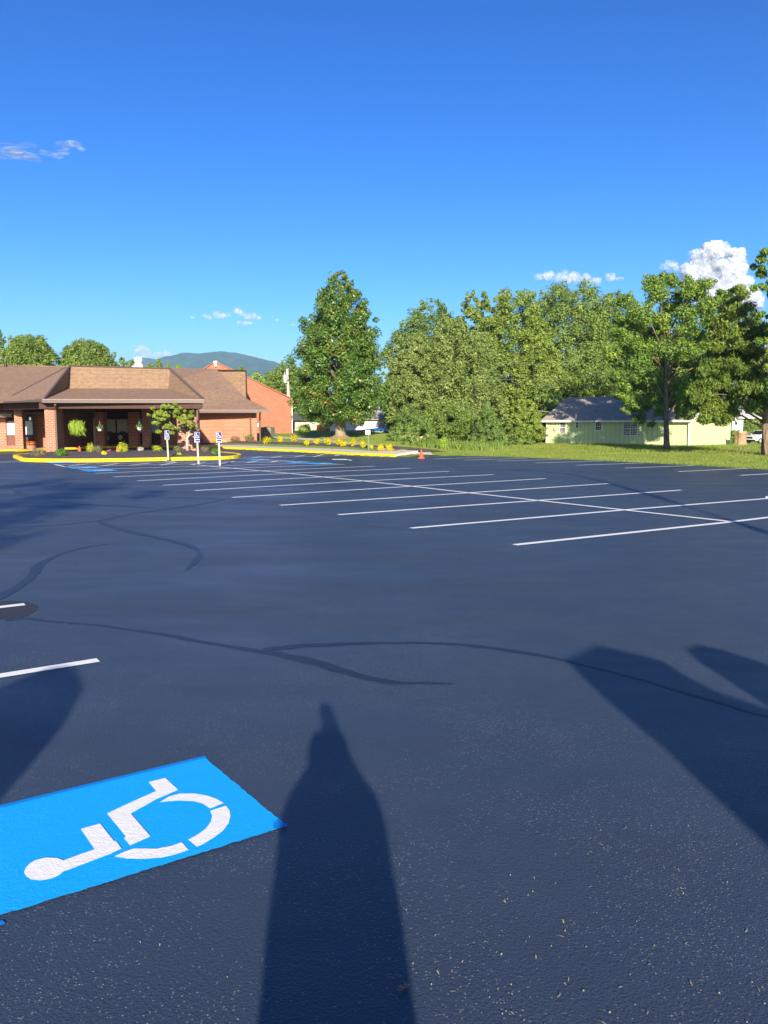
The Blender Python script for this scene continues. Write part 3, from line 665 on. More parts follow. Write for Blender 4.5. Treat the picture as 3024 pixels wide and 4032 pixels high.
# small sign in the yellow shrub row
b = gt(1450, 1772); t = empty('small_sign', b, 'small white sign on a thin green post among the yellow shrubs', 'sign')
tt = at(1448, 1712, b.y); mb = MB(); mb.tube([b, V((b.x, b.y, tt.z+.2))], .035, 6); mb.build('post', mat('green_post', (.16, .25, .2), .5), t)
a = at(1439, 1711, b.y); c = at(1458, 1693, b.y); mb = MB(); mb.box(a.x, c.x, b.y-.06, b.y-.04, a.z, c.z); pl_ = mb.build('plate', M_SWHITE, t)
mb = MB(); w_ = c.x-a.x; mb.box(a.x+w_*.42, c.x-w_*.1, b.y-.064, b.y-.061, c.z-.12, c.z-.06); o = mb.build('lettering', mat('red_blue_print', (.25, .05, .25), .5), None); o.parent = pl_
# ------------------------------------------------------------------ traffic cones
def cone(base, h, lab):
    t = empty('traffic_cone', base, lab, 'traffic cone', 'orange traffic cones')
    mb = MB(); mb.prism([(-.18, -.18), (.18, -.18), (.18, .18), (-.18, .18)], 0, .03); o = mb.build('base', M_ORANGE, None); o.parent = t
    mb = MB(); mb.lathe((0, 0, .03), [(.14, 0), (.12, .05), (.035, h-.05), (.03, h-.03)], 16); o = mb.build('cone_body', M_ORANGE, None); o.parent = t
cone(gp(1659, 1804), .48, 'orange traffic cone standing alone at the end of the kerb')
cone(V((at(313, 1770, 57).x, 57, 0)), .42, 'orange traffic cone in front of the entrance doors')
cone(V((at(462, 1770, 56).x, 56, 0)), .42, 'orange traffic cone behind the yellow island shrub')
cone(V((at(181, 1772, 58.5).x, 58.8, .142)), .42, 'orange traffic cone beside the flower tub, behind the left pier')
# ------------------------------------------------------------------ flower tubs, hanging baskets
M_FERN = leafmat('fern_leaf', [(.1, (.16, .30, .02)), (.5, (.28, .44, .04)), (.9, (.42, .55, .09))], .6, .35)
M_PLANT = leafmat('plant_leaf', [(.1, (.05, .13, .02)), (.6, (.11, .23, .04)), (.9, (.2, .32, .08))], .6, .3)
def flowers(name, c0, c1, c2): return leafmat(name, [(.1, c0), (.5, c1), (.9, c2)], .6, .2)
M_OFL = flowers('orange_flowers', (.6, .10, .02), (.75, .2, .03), (.15, .22, .04))
b = V((at(123, 1773, 57.2).x, 57.2, .142)); t = empty('flower_tub', b, 'half barrel planter of orange flowers beside the left pier', 'planter')
mb = MB(); mb.lathe(b, [(.26, 0), (.3, .12), (.31, .28), (.29, .3)], 14); mb.build('tub', noisy('pink_brown_tub', (.42, .22, .16), (.34, .17, .12), 9, .8), t)
leaves('flowers', [(b.x, b.y, b.z+.42, .32, .2)], 350, .09, M_OFL, None).parent = None
bpy.data.objects['flowers'].parent = t; bpy.data.objects['flowers'].matrix_parent_inverse = Matrix.Translation(b).inverted()
def attach(o, t): o.parent = t; o.matrix_parent_inverse = Matrix.LocRotScale(t.location, t.rotation_euler, None).inverted(); return o
for px, py, Y, r, lab, kind in [(303, 1684, 55.6, .42, 'bright green hanging fern near the entrance doors', 0), (393, 1690, 55.8, .2, 'white hanging basket in front of a brick pier, left one', 1), (549, 1687, 55.8, .2, 'white hanging basket between the right windows', 1)]:
    c = at(px, py, Y); t = empty('hanging_basket', c, lab, 'hanging plant', 'hanging plants under the porch roof')
    mb = MB(); zc = 3.36
    for k in range(3):
        a = k*2.1; mb.tube([c+V((.14*math.cos(a), .14*math.sin(a), .1)), V((c.x, c.y, c.z+.5))], .006, 3)
    mb.tube([V((c.x, c.y, c.z+.5)), V((c.x, c.y, zc))], .006, 3); mb.build('hanger', mat('hanger_wire', (.3, .3, .3), .5), t)
    mb = MB(); mb.lathe(c+V((0, 0, -.12)), [(.09, 0), (.14, .1), (.17, .2), (.175, .22)], 14)
    mb.build('pot', M_DKFR if kind == 0 else mat('white_plastic_pot', (.8, .8, .77), .5), t)
    if kind == 0: attach(leaves('foliage', [(c.x+.5*r*math.cos(a), c.y+.5*r*math.sin(a), c.z-.02+dz, r*.75, r*.7) for a in (0, 1.2, 2.4, 3.6, 4.9) for dz in (-.08, .12)], 1500, .34, M_FERN, asp=.13, droop=.8), t)
    else: attach(leaves('foliage', [(c.x, c.y, c.z+.12, r*1.25, r*.7), (c.x+.15, c.y-.05, c.z+.06, .12, .1)], 200, .1, M_PLANT), t)
# ------------------------------------------------------------------ rocking chairs with cushions
def rocker(x, y, rz, m, lab):
    t = empty('rocking_chair', (x, y, .142), lab, 'rocking chair', 'rocking chairs on the porch', rz)
    def p(mb, name): o = mb.build(name, m, None); o.parent = t; return o
    mb = MB(); mb.box(-.27, .27, -.25, .25, .40, .44); p(mb, 'seat')
    mb = MB()
    for sx in (-.25, .25): mb.tube([(sx, .25, .42), (sx, .45, 1.15)], .02, 5)
    for k in range(5): mb.tube([(-.18+.09*k, .26, .45), (-.18+.09*k, .44, 1.1)], .015, 4)
    mb.box(-.28, .28, .42, .46, 1.08, 1.18); p(mb, 'backrest')
    for sx in (-.28, .28):
        mb = MB(); mb.box(sx-.035, sx+.035, -.28, .32, .63, .66); p(mb, 'armrest')
        mb = MB(); mb.tube([(sx, -.24, .04), (sx, -.24, .63)], .02, 5); p(mb, 'leg')
        mb = MB(); mb.tube([(sx, .2, .03), (sx, .22, .45)], .02, 5); p(mb, 'leg')
        mb = MB(); mb.tube([(sx, -.45, .09), (sx, -.2, .03), (sx, .1, .015), (sx, .35, .04), (sx, .6, .13)], .02, 5); p(mb, 'rocker_rail')
    return t
MC = mat('black_painted_wood', (.015, .02, .022), .4)
for px, Y, rz, m, lab in [(424, 68.3, .1, MC, 'black rocking chair with a square cushion, left of the pair by the window'), (476, 68.3, -.15, MC, 'black rocking chair with a tilted cushion, right of the pair by the window'), (287, 67.5, .9, mat('grey_painted_wood', (.35, .36, .34), .6), 'grey rocking chair left of the entrance doors')]:
    c = at(px, 1750, Y); rocker(c.x, Y, rz, m, lab)
MCU = noisy('printed_cushion', (.62, .63, .58), (.30, .42, .38), 9, .9)
for px, lab, rr in ((424, 'square printed cushion on the left black rocking chair', 0), (474, 'printed cushion standing on its corner on the right black rocking chair', .78)):
    c = at(px, 1726, 68.1); mb = MB()
    pts = [(math.copysign(abs(math.cos(a))**.5, math.cos(a))*.19, math.copysign(abs(math.sin(a))**.5, math.sin(a))*.19) for a in np.linspace(.2, 6.48, 17)[:-1]]
    R_ = [(u*math.cos(rr)-w*math.sin(rr), u*math.sin(rr)+w*math.cos(rr)) for u, w in pts]
    zc = .142+.44+.19+(.06 if rr else 0)
    vs = [(c.x+u*.6, 67.98, zc+w*.6) for u, w in R_]+[(c.x+u, 68.05, zc+w) for u, w in R_]+[(c.x+u*.6, 68.12, zc+w*.6) for u, w in R_]; k = len(R_)
    mb.add(vs, [tuple(range(k)), tuple(range(3*k-1, 2*k-1, -1))]+[(i, i+k, (i+1) % k+k, (i+1) % k) for i in range(k)]+[(i+k, i+2*k, (i+1) % k+2*k, (i+1) % k+k) for i in range(k)])
    tag(mb.build('cushion', MCU), lab, 'cushion')
# ------------------------------------------------------------------ shrubs
M_YS = leafmat('yellow_shrub_leaf', [(.05, (.22, .32, .02)), (.35, (.50, .52, .02)), (.65, (.80, .64, .01)), (.92, (.72, .30, .02))], .55, .3, pos=1.5)
M_LG = leafmat('lime_shrub_leaf', [(.1, (.25, .36, .02)), (.5, (.45, .52, .03)), (.9, (.62, .60, .06))], .6, .3)
M_GG = leafmat('green_shrub_leaf', [(.1, (.06, .17, .015)), (.5, (.13, .28, .03)), (.9, (.22, .38, .05))], .6, .3)
M_RG = leafmat('russet_shrub_leaf', [(.1, (.10, .13, .05)), (.5, (.18, .20, .09)), (.75, (.28, .15, .12)), (.95, (.38, .2, .18))], .7, .2, pos=3)
M_WF = leafmat('white_flowers', [(.1, (.15, .25, .08)), (.4, (.6, .6, .5)), (.9, (.75, .74, .66))], .7, .2, pos=5)
M_PF = leafmat('purple_flowers', [(.1, (.10, .08, .06)), (.4, (.28, .06, .16)), (.9, (.45, .12, .30))], .7, .2, pos=5)
M_TW = mat('twig', (.18, .12, .07), .9)
def shrub(px, py, w, h, m, lab, cat='shrub', group=None, leaf=.085, n=520, base=None, tall=False):
    b = base if base is not None else gt(px, py)
    s = b.y/F; W_, H_ = w*s/2, h*s
    t = empty('flower_clump' if cat == 'flowers' else 'shrub', b, lab, cat, group)
    cl = [(b.x, b.y, b.z+H_*.5, W_*.75, H_*.5)]
    for k in range(9):
        a = random.uniform(0, 6.28); rr = random.uniform(.2, .62)*W_
        cl.append((b.x+rr*math.cos(a), b.y+rr*math.sin(a)*.8, b.z+H_*random.uniform(.28, .72), W_*random.uniform(.28, .42), H_*random.uniform(.22, .34)))
    attach(leaves('foliage', cl, n, leaf, m, shell=.5), t)
    mb = MB()
    for k in range(6):
        a = random.uniform(0, 6.28); mb.tube([b+V((0, 0, -.05)), b+V((math.cos(a)*W_*.4, math.sin(a)*W_*.4, H_*.6))], [.02, .008], 4)
    mb.build('stems', M_TW, t)
    return t
isl = lambda px, py: gp(px, py, .2)
def ib(px, py): p = gp(px, py, .2); return V((p.x, p.y, .17))
for a in [(152, 1797, 72, 34, M_RG, 'dull russet shrub at the left tip of the kerbed island'), (242, 1799, 64, 36, M_GG, 'rounded fresh green shrub at the foot of the left brick pier'),
          (356, 1785, 42, 46, M_LG, 'upright yellow-green shrub left of the island centre'), (384, 1786, 52, 36, M_RG, 'spreading olive and pink shrub beside the upright yellow one'),
          (411, 1795, 26, 22, M_YS, 'tiny golden shrub near the chipped kerb'), (485, 1784, 58, 48, M_LG, 'largest yellow-green shrub on the island, in front of a red cone'),
          (620, 1778, 56, 26, M_LG, 'low wide yellow-green shrub left of the maple trunk'), (700, 1783, 44, 32, M_RG, 'pink-green shrub between the maple trunk and the right pier'),
          (706, 1794, 20, 13, M_YS, 'tiny golden shrub just right of the first sign post'), (806, 1781, 42, 26, M_RG, 'reddish shrub between the middle and right sign posts'),
          (850, 1791, 50, 29, M_GG, 'light green rounded shrub behind the rightmost sign post')]:
    shrub(*a, group='shrubs on the kerbed island', base=ib(a[0], a[1]), leaf=.08, n=600)
shrub(430, 1782, 28, 16, M_PF, 'pale pink flowers between the yellow shrubs of the island', 'flowers', base=ib(430, 1782), n=160)
shrub(552, 1776, 30, 20, M_WF, 'white flowers in the middle of the island', 'flowers', base=ib(552, 1776), n=220)
wb = lambda px: V((at(px, 1700, 69.9).x, 69.9, .33))
def wbb(px, Y=69.9): return V((at(px, 1700, Y).x, Y, .30))
for a in [(923, 50, 32, M_RG, 'rounded russet shrub against the sunlit brick wall'), (985, 44, 30, M_RG, 'reddish bush at the right end of the brick wall')]:
    shrub(a[0], 0, a[1], a[2], a[3], a[4], base=wbb(a[0], 69.5), group='shrubs along the wing wall')
shrub(980, 0, 50, 52, M_GG, 'tall sparse shrub at the right corner of the brick wall', base=wbb(980, 69.9), n=150, leaf=.11)
for a in [(793, 26, 22, M_PF, 'purple flowers at the left end of the wing bed'), (1000, 30, 14, M_PF, 'low violet flowers by the corner downspout'), (883, 34, 14, M_WF, 'white flowers at the foot of the brick wall'), (842, 26, 18, M_YS, 'yellow flowers at the foot of the brick wall')]:
    shrub(a[0], 0, a[1], a[2], a[3], a[4], 'flowers', base=wbb(a[0], 69.0), n=200)
ys = [(1051, 1748, 50, 32, 'golden shrub just in front of the air conditioner'), (1104, 1743, 32, 27, 'small golden shrub, second from the left of the kerb row'), (1158, 1744, 44, 36, 'tall round golden shrub, third of the kerb row'),
      (1206, 1755, 31, 27, 'small golden shrub in front of the magnolia, left of its trunk'), (1248, 1752, 30, 26, 'golden shrub left of the magnolia trunk, paler'), (1291, 1754, 38, 31, 'round golden shrub just left of the magnolia trunk'),
      (1331, 1753, 32, 28, 'golden shrub directly below the magnolia trunk'), (1353, 1760, 32, 27, 'orange-tinged golden shrub touching the one below the trunk'), (1390, 1760, 37, 32, 'square-looking golden shrub right of the magnolia trunk'),
      (1430, 1766, 34, 31, 'golden shrub directly left of the small white sign'), (1462, 1768, 22, 17, 'smallest golden shrub, right beside the thin sign post'), (1498, 1778, 30, 29, 'golden shrub, second from the right end of the row'), (1531, 1779, 40, 32, 'golden shrub at the right end of the kerb row')]
for a in ys: shrub(a[0], a[1], a[2], a[3], M_YS, a[4], group='golden shrubs along the kerb', leaf=.08, n=620)
# ------------------------------------------------------------------ trees
def mk_tree(name, base, H, lab, lm, bm, clumps, nleaf, leaf, group=None, tr=.2, cat='tree', limbs=8, lean=(0, 0), asp=.55, droop=.15, shell=.55, tt=.75, jit=.35):
    base = V(base); t = empty(name, base, lab, cat, group)
    attach(leaves('crown', clumps, nleaf, leaf, lm, asp=asp, droop=droop, shell=shell, jit=jit), t)
    mb = MB(); top = base+V((lean[0], lean[1], H*tt)); mid = base.lerp(top, .45)+V((.1*tr*random.uniform(-3, 3), 0, 0))
    mb.tube([base+V((0, 0, -.15)), base+V((0, 0, .12)), base.lerp(mid, .3), mid, top], [tr*1.7, tr*1.2, tr, tr*.75, tr*.15], 9)
    pick = sorted(clumps, key=lambda c: -c[3])[:limbs]
    for c in pick:
        f = min(.95, max(.2, (c[2]-c[4]*1.0-base.z)/(H*tt)*.75)); p = base.lerp(top, f)
        e = V(c[:3]); m1 = p.lerp(e, .5)+V((0, 0, .12*(e-p).length)); mb.tube([p, m1, e], [tr*.42, tr*.25, tr*.06], 5)
    mb.build('trunk', bm, t, smooth=True)
    return t
def env_clumps(base, z0, z1, prof, n, rr, jitter=.15, flat=.85, rmax=None):
    """clumps inside an envelope: prof = half-widths from bottom to top"""
    out = []; prof = np.array(prof, float)
    for i in range(n):
        u = (i+random.random())/n; R = np.interp(u, np.linspace(0, 1, len(prof)), prof)
        a = i*2.39996+random.uniform(-.4, .4); r = R*rr
        r = min(r, rmax) if rmax else r; r = max(r*random.uniform(.75, 1.25), .25)
        d = max(0, R-r)*random.uniform(.55, 1.06)
        if i % 9 == 3: d = R*random.uniform(.9, 1.04); r *= .6
        out.append((base[0]+d*math.cos(a), base[1]+d*math.sin(a), z0+(z1-z0)*u+random.uniform(-.3, .3)*r, r, r*flat))
    return out
# magnolia
M_MAG = leafmat('magnolia_leaf', [(.1, (.035, .085, .012)), (.45, (.072, .16, .018)), (.74, (.13, .22, .03)), (.86, (.25, .15, .035)), (.95, (.38, .16, .05))], .42, .15, .5, pos=.5)
mg = at(1340, 1722, 72); mg.z = h1(mg.x, mg.y)
cl = env_clumps((mg.x, mg.y), 2.4, 15.0, [3.3, 4.3, 4.45, 4.35, 4.3, 3.95, 3.55, 3.2, 2.55, 1.75, .8], 240, .22, rmax=.85)
mk_tree('magnolia_tree', mg, 14, 'tall conical magnolia with glossy dark leaves and rusty tips on the lawn', M_MAG, M_BARKG, cl, 95000, .2, tr=.42, cat='tree', limbs=14, shell=.6, asp=.5, tt=.92)
mb = MB(); mb.lathe((mg.x, mg.y, mg.z-.1), [(1.5, 0), (1.1, .16), (.7, .3), (.55, .4)], 18); o = mb.build('soil_patch', noisy('root_soil', (.25, .17, .10), (.34, .24, .15), 6, 1)); tag(o, kind='structure')
# woodland leaf kinds
LM = {'dk': leafmat('leaf_dark', [(.1, (.065, .12, .028)), (.5, (.125, .205, .04)), (.9, (.20, .29, .06))], .55, .2),
      'si': leafmat('leaf_silver', [(.1, (.10, .16, .035)), (.5, (.19, .27, .06)), (.8, (.26, .33, .095)), (.97, (.42, .47, .25))], .5, .25),
      'yg': leafmat('leaf_yellowgreen', [(.1, (.11, .18, .03)), (.5, (.20, .29, .045)), (.9, (.30, .38, .06))], .55, .3),
      'md': leafmat('leaf_mid', [(.1, (.09, .155, .03)), (.5, (.165, .25, .045)), (.9, (.25, .34, .065))], .55, .25),
      'ce': leafmat('leaf_cedar', [(.1, (.045, .09, .014)), (.5, (.12, .19, .025)), (.8, (.20, .26, .035)), (.97, (.26, .19, .05))], .65, .2, pos=.6),
      'oak': leafmat('leaf_shade_tree', [(.1, (0.062, 0.134, 0.028)), (.5, (0.145, 0.252, 0.040)), (.9, (0.331, 0.450, 0.047))], .5, .3),
      'br': leafmat('leaf_bright', [(.1, (0.166, 0.288, 0.032)), (.5, (0.290, 0.450, 0.047)), (.9, (0.455, 0.612, 0.079))], .55, .35)}
def wood(px, top, bot, w, Y, kind, lab, n=90, nl=12000, leaf=.42, prof=(.7, .95, 1, 1, .9, .75, .5, .2), name='broadleaf_tree', group='trees behind the lawn', rr=.26, rmax=1.5, **k):
    w *= 1.07; T = at(px, top, Y); B_ = at(px, bot, Y); g = h1(T.x, Y); hw = w/2*Y/F
    cl = env_clumps((T.x, Y), max(g+.5, B_.z), T.z-.4, [p*hw for p in prof], int(n*2.0), rr*.74, rmax=rmax*.78)
    mk_tree(name, (T.x, Y, g), T.z-g, lab, LM[kind], M_BARKG, cl, int(nl*2.7), leaf*.62, group, tr=.22, **k)
wood(1700, 1168, 1560, 360, 112, 'dk', 'dark green tree behind the silver maple, just right of the magnolia', 110, 13000, .5)
wood(1778, 1236, 1700, 330, 80, 'si', 'pale green silver maple, largest tree directly right of the magnolia', 150, 22000, .33, prof=(.8, 1, .9, 1, .82, .85, .5, .35), rmax=1.2)
wood(1655, 1300, 1710, 250, 79, 'si', 'shorter pale green tree joined to the left side of the silver maple', 110, 14000, .32, prof=(.8, 1, 1, .85, .9, .6, .4, .2), rmax=1.1)
wood(1600, 1300, 1700, 190, 86, 'si', 'slim silvery tree against the right side of the magnolia', 80, 9000, .35)
wood(1880, 1132, 1500, 210, 100, 'yg', 'narrow pointed yellow-green tree top in the middle of the tree line', 70, 9000, .42, prof=(.8, 1, 1, .9, .8, .7, .6, .35))
wood(2035, 1132, 1600, 290, 96, 'yg', 'broad yellow-green tree with upswept branches, left of centre of the tree line', 140, 18000, .4, prof=(.7, .95, 1, 1, .95, .85, .72, .45))
wood(2130, 1300, 1640, 330, 88, 'yg', 'lower yellow-green tree behind the left end of the green house', 120, 16000, .38, prof=(.9, 1, .95, .85, .7, .55, .35, .15))
wood(2250, 1108, 1600, 380, 104, 'md', 'wide tall tree rising behind the green house roof', 160, 20000, .45, prof=(.85, 1, 1, 1, .97, .92, .8, .45))
wood(2440, 1140, 1600, 300, 106, 'md', 'tall tree behind the shade tree, left of it', 110, 14000, .45, prof=(.85, 1, 1, 1, .95, .85, .7, .4))
wood(2650, 1230, 1640, 380, 110, 'dk', 'dark tree far behind the shade tree', 100, 11000, .5)
wood(2900, 1330, 1680, 380, 120, 'md', 'tree far behind the pickup and stump', 90, 10000, .5)
wood(1920, 1570, 1745, 150, 72, 'dk', 'low dark conical shrub tree at the front of the thicket', 60, 8000, .25, prof=(1, .95, .85, .7, .5, .3, .12), name='conical_tree', limbs=3, rmax=.8)
wood(2070, 1560, 1745, 160, 76, 'yg', 'low bushy tree left of the green house corner', 60, 8000, .26, prof=(1, 1, .9, .8, .6, .3), limbs=4, rmax=.9)
wood(2150, 1500, 1700, 200, 84, 'dk', 'dark thicket tree hugging the left wall of the green house', 60, 7000, .3, limbs=4)
wood(2420, 1330, 1660, 560, 92, 'md', 'broad bushy tree directly behind the green house', 120, 14000, .42, limbs=5)
wood(1620, 1600, 1745, 170, 74, 'dk', 'dark low tree left of the fallen branch', 70, 8000, .26, limbs=4, rmax=.9)
wood(1760, 1560, 1740, 220, 75, 'md', 'leafy low tree around the broken trunk', 80, 10000, .27, limbs=4, rmax=.9)
wood(1850, 1500, 1740, 260, 90, 'md', 'mid green tree filling the gap behind the tall weeds', 80, 9000, .36, limbs=4)
wood(1990, 1480, 1740, 260, 92, 'dk', 'dark tree behind the bushes left of the green house', 80, 9000, .36, limbs=4)
wood(1570, 1400, 1720, 130, 90, 'md', 'slim tree between the magnolia and the silver maple', 60, 7000, .34)
wood(1890, 1290, 1700, 240, 84, 'si', 'silvery tree right of the large silver maple', 90, 11000, .34, prof=(.9, 1, 1, .9, .75, .5, .25))
# shade tree on the lawn (trunk visible)
ok = gp(2625, 1775); Yo = ok.y
def pc(px, py, r, Y, dy=1.0): p = at(px, py, Y+random.uniform(-dy, dy)*1.6); rr = r*Y/F; return (p.x, p.y, p.z, rr, rr*.75)
okc = []
for px, py, r in [(2470, 1330, 70), (2520, 1230, 75), (2460, 1180, 45), (2590, 1150, 70), (2640, 1100, 45), (2560, 1110, 38), (2690, 1120, 45), (2740, 1150, 60), (2790, 1120, 35), (2800, 1200, 70), (2850, 1170, 40), (2650, 1210, 80), (2720, 1260, 80), (2580, 1300, 80), (2500, 1400, 75),
                  (2440, 1260, 40), (2620, 1380, 90), (2700, 1380, 90), (2780, 1330, 80), (2540, 1470, 80), (2640, 1480, 90), (2720, 1490, 90), (2480, 1530, 50), (2560, 1560, 65), (2640, 1560, 70), (2710, 1570, 60), (2480, 1590, 40), (2520, 1640, 38), (2600, 1620, 40), (2560, 1670, 22), (2770, 1430, 70), (2820, 1270, 60), (2420, 1300, 40), (2410, 1400, 40), (2430, 1470, 45), (2440, 1560, 30), (2520, 1420, 60), (2600, 1450, 80), (2780, 1520, 60), (2740, 1400, 80), (2500, 1600, 45), (2690, 1620, 40)]:
    okc += [pc(px, py, r*.72, Yo+4, 1.3)]
    for _ in range(9): okc.append(pc(px+random.uniform(-1, 1)*r*.8, py+random.uniform(-1, 1)*r*.65, r*random.uniform(.25, .5), Yo+4, 1.6))
mk_tree('shade_tree', ok, 11.6, 'shade tree with a bare straight trunk on the lawn before the green house', LM['oak'], M_BARK, okc, 115000, .16, tr=.20, limbs=26, lean=(.8, 3.6), shell=.8)
# cedars at right
cb = gp(3010, 1794); cc = []
while len(cc) < 250:
    py = random.uniform(1135, 1660); px = random.uniform(2680, 3110)
    lo_ = np.interp(py, [1135, 1200, 1300, 1400, 1500, 1560, 1620, 1660], [2885, 2855, 2815, 2770, 2715, 2690, 2685, 2780]); hi_ = np.interp(py, [1135, 1200, 1280, 1500, 1600, 1660], [2915, 2950, 3000, 3110, 3110, 2900])
    if not lo_ < px < hi_ or (px > 3040 and random.random() < .3) or (py > 1600 and px > 2880 and random.random() < .6): continue
    c_ = pc(px, py, random.uniform(17, 36), cb.y+1, 1.5); cc.append((c_[0], c_[1], c_[2], c_[3], c_[3]*.8))
mk_tree('cedar_tree', cb, 9.5, 'feathery yellow-green cedar overhanging the sunlit gable, trunk at the right edge', LM['ce'], M_BARK, cc, 120000, .15, tr=.19, limbs=10, asp=.35, droop=.5, shell=.9, lean=(.3, 1), jit=.6)
c2 = []
for px, py, r in [(3020, 1010, 45), (2985, 1060, 25), (3030, 1090, 50), (2990, 1130, 28), (3050, 1180, 60), (3010, 1240, 30), (3060, 1300, 70), (3000, 1330, 28), (3040, 1400, 50), (3100, 1100, 70), (3110, 1000, 50), (3080, 930, 40), (3120, 1250, 80), (3120, 1400, 90), (3100, 1550, 90), (3000, 1440, 30)]:
    for _ in range(3): c2.append(pc(px+random.uniform(-1, 1)*r*.8, py+random.uniform(-1, 1)*r*.5, r*random.uniform(.3, .5), 47, 1.0))
b2 = V((at(3110, 1790, 47).x, 47, .02))
mk_tree('cedar_tree', b2, 12.4, 'taller darker cedar reaching into the top right of the trees', LM['oak'], M_BARK, c2, 24000, .22, tr=.25, limbs=12, asp=.35, droop=.4, shell=.85, jit=.6)
# trees left, over the roofs
wood(-10, 1285, 1500, 90, 118, 'dk', 'dark tree cut by the left edge of the picture, above the roof', 50, 6000, .4, group='trees behind the care home roof')
wood(110, 1312, 1500, 215, 105, 'md', 'large rounded tree over the roof, left of the pair', 120, 14000, .36, group='trees behind the care home roof', prof=(1, 1, 1, .97, .9, .75, .5))
wood(338, 1332, 1500, 225, 108, 'md', 'large rounded tree over the roof, right of the pair', 120, 14000, .36, group='trees behind the care home roof', prof=(1, 1, 1, .95, .85, .7, .45))
for i, (px, tp, w, k) in enumerate([(480, 1400, 80, 'si'), (520, 1412, 60, 'md'), (590, 1425, 70, 'yg'), (625, 1408, 50, 'si'), (665, 1430, 70, 'yg'), (702, 1428, 40, 'br')]):
    wood(px, tp, 1520, w, 170, k, ['small pale tree just right of the rounded pair', 'small tree left of the roof ventilator', 'low yellow-green tree right of the roof ventilator', 'pointed pale tree right of the roof ventilator', 'low tree left of the mountain foot', 'small bright round tree over the roof near the middle'][i],
         30, 3000, .5, group='distant treetops over the roof', limbs=3)
for i, (px, tp, w, Y, k) in enumerate([(950, 1438, 110, 150, 'md'), (1010, 1460, 110, 140, 'br'), (1060, 1455, 100, 145, 'md')]):
    wood(px, tp, 1620, w, Y, k, ['treetop rising behind the shake panel', 'bright low tree just right of the shake panel', 'mid green tree left of the utility pole'][i], 50, 5000, .45, group='trees behind the brick hall', limbs=4)
wood(1130, 1412, 1660, 210, 125, 'md', 'large tree behind the utility pole, left of the magnolia', 130, 14000, .42, group='trees behind the brick hall')
wood(1215, 1560, 1700, 130, 130, 'dk', 'dark low tree behind the grey-roofed bungalow', 50, 5000, .4, group='trees behind the brick hall', limbs=3)
# japanese maple on the island
jm = gp(738, 1778, .2); jm.z = .2; jc = []
for px, py, r in [(640, 1625, 28), (690, 1605, 25), (730, 1640, 32), (600, 1610, 10), (670, 1650, 38), (640, 1680, 28), (610, 1665, 16), (740, 1685, 30), (690, 1690, 22), (710, 1640, 30), (750, 1650, 22), (720, 1615, 16), (655, 1600, 16), (755, 1625, 12), (620, 1700, 12), (755, 1680, 14), (585, 1632, 8), (640, 1640, 24), (615, 1632, 14)]:
    for _ in range(6):
        q_ = random.uniform(.25, .5); jc.append((*pc(px+random.uniform(-1, 1)*r*.8, py+random.uniform(-.75, .75)*r, r*q_, jm.y-.3, .6)[:4], r*q_*.5*jm.y/F))
M_JM = leafmat('maple_leaf', [(.1, (.12, .19, .025)), (.5, (.22, .31, .04)), (.85, (.34, .39, .05)), (.97, (.34, .28, .06))], .6, .3, pos=1)
t = empty('maple_tree', jm, 'small spreading green maple with a pale bent trunk on the island', 'tree')
attach(leaves('crown', jc, 17000, .13, M_JM, droop=.3, shell=.7), t)
J = lambda px, py, dy=0: at(px, py, jm.y+dy)
mb = MB(); mb.tube([jm, J(737, 1745), J(736, 1725), J(745, 1712), J(742, 1700)], [.11, .095, .09, .075, .06], 7)
for e in [[J(742, 1712), J(765, 1708, .2), J(778, 1695, .3), J(785, 1690)], [J(744, 1704), J(735, 1685, .3), J(715, 1660)], [J(737, 1722), J(722, 1708, -.2), J(700, 1690, -.3), J(665, 1660, -.2)], [J(745, 1700), J(758, 1685), J(760, 1650)]]:
    mb.tube([V(p) if not (i == len(e)-1) else V(p) for i, p in enumerate(e)], [.05, .04, .03, .02][:len(e)], 5)
mb.build('trunk', M_BARKL, t, smooth=True)
# ------------------------------------------------------------------ undergrowth, weeds, grass
def bush(px, py, w, h, k, lab, n=1800, leaf=.2, Y=None):
    b = gt(px, py) if Y is None else V((at(px, py, Y).x, Y, h1(at(px, py, Y).x, Y)))
    s = b.y/F; t = empty('bush', b, lab, 'bush', 'undergrowth in front of the woodland')
    cl = env_clumps((b.x, b.y), b.z+.1, b.z+h*s*.85, [w*s/2*q_ for q_ in (1, 1, .9, .7, .4)], 22, .4, rmax=.7)
    attach(leaves('foliage', cl, n, leaf, LM[k], shell=.8), t)
bush(1560, 1738, 90, 60, 'dk', 'dark shrubby bush beside the blue-covered boat'); bush(1620, 1752, 100, 55, 'si', 'pale leafy bush under the fallen branch'); bush(1690, 1762, 90, 60, 'md', 'green bush left of the tall weeds')
bush(1960, 1762, 120, 80, 'dk', 'dark green bush right of the tall weeds', 2500); bush(2050, 1758, 120, 90, 'md', 'bush left of the green house corner', 2500); bush(1855, 1742, 130, 80, 'br', 'bright green bush behind the tall weeds', 2500)
bush(2110, 1690, 90, 110, 'br', 'bright yellow-green bush against the house corner', 2500, Y=79)
bush(1200, 1700, 75, 32, 'br', 'rounded bright bush in front of the small bungalow', 1200, .13)
bush(2895, 1700, 75, 70, 'md', 'bush behind the stump beside the gable', 4500, Y=90)
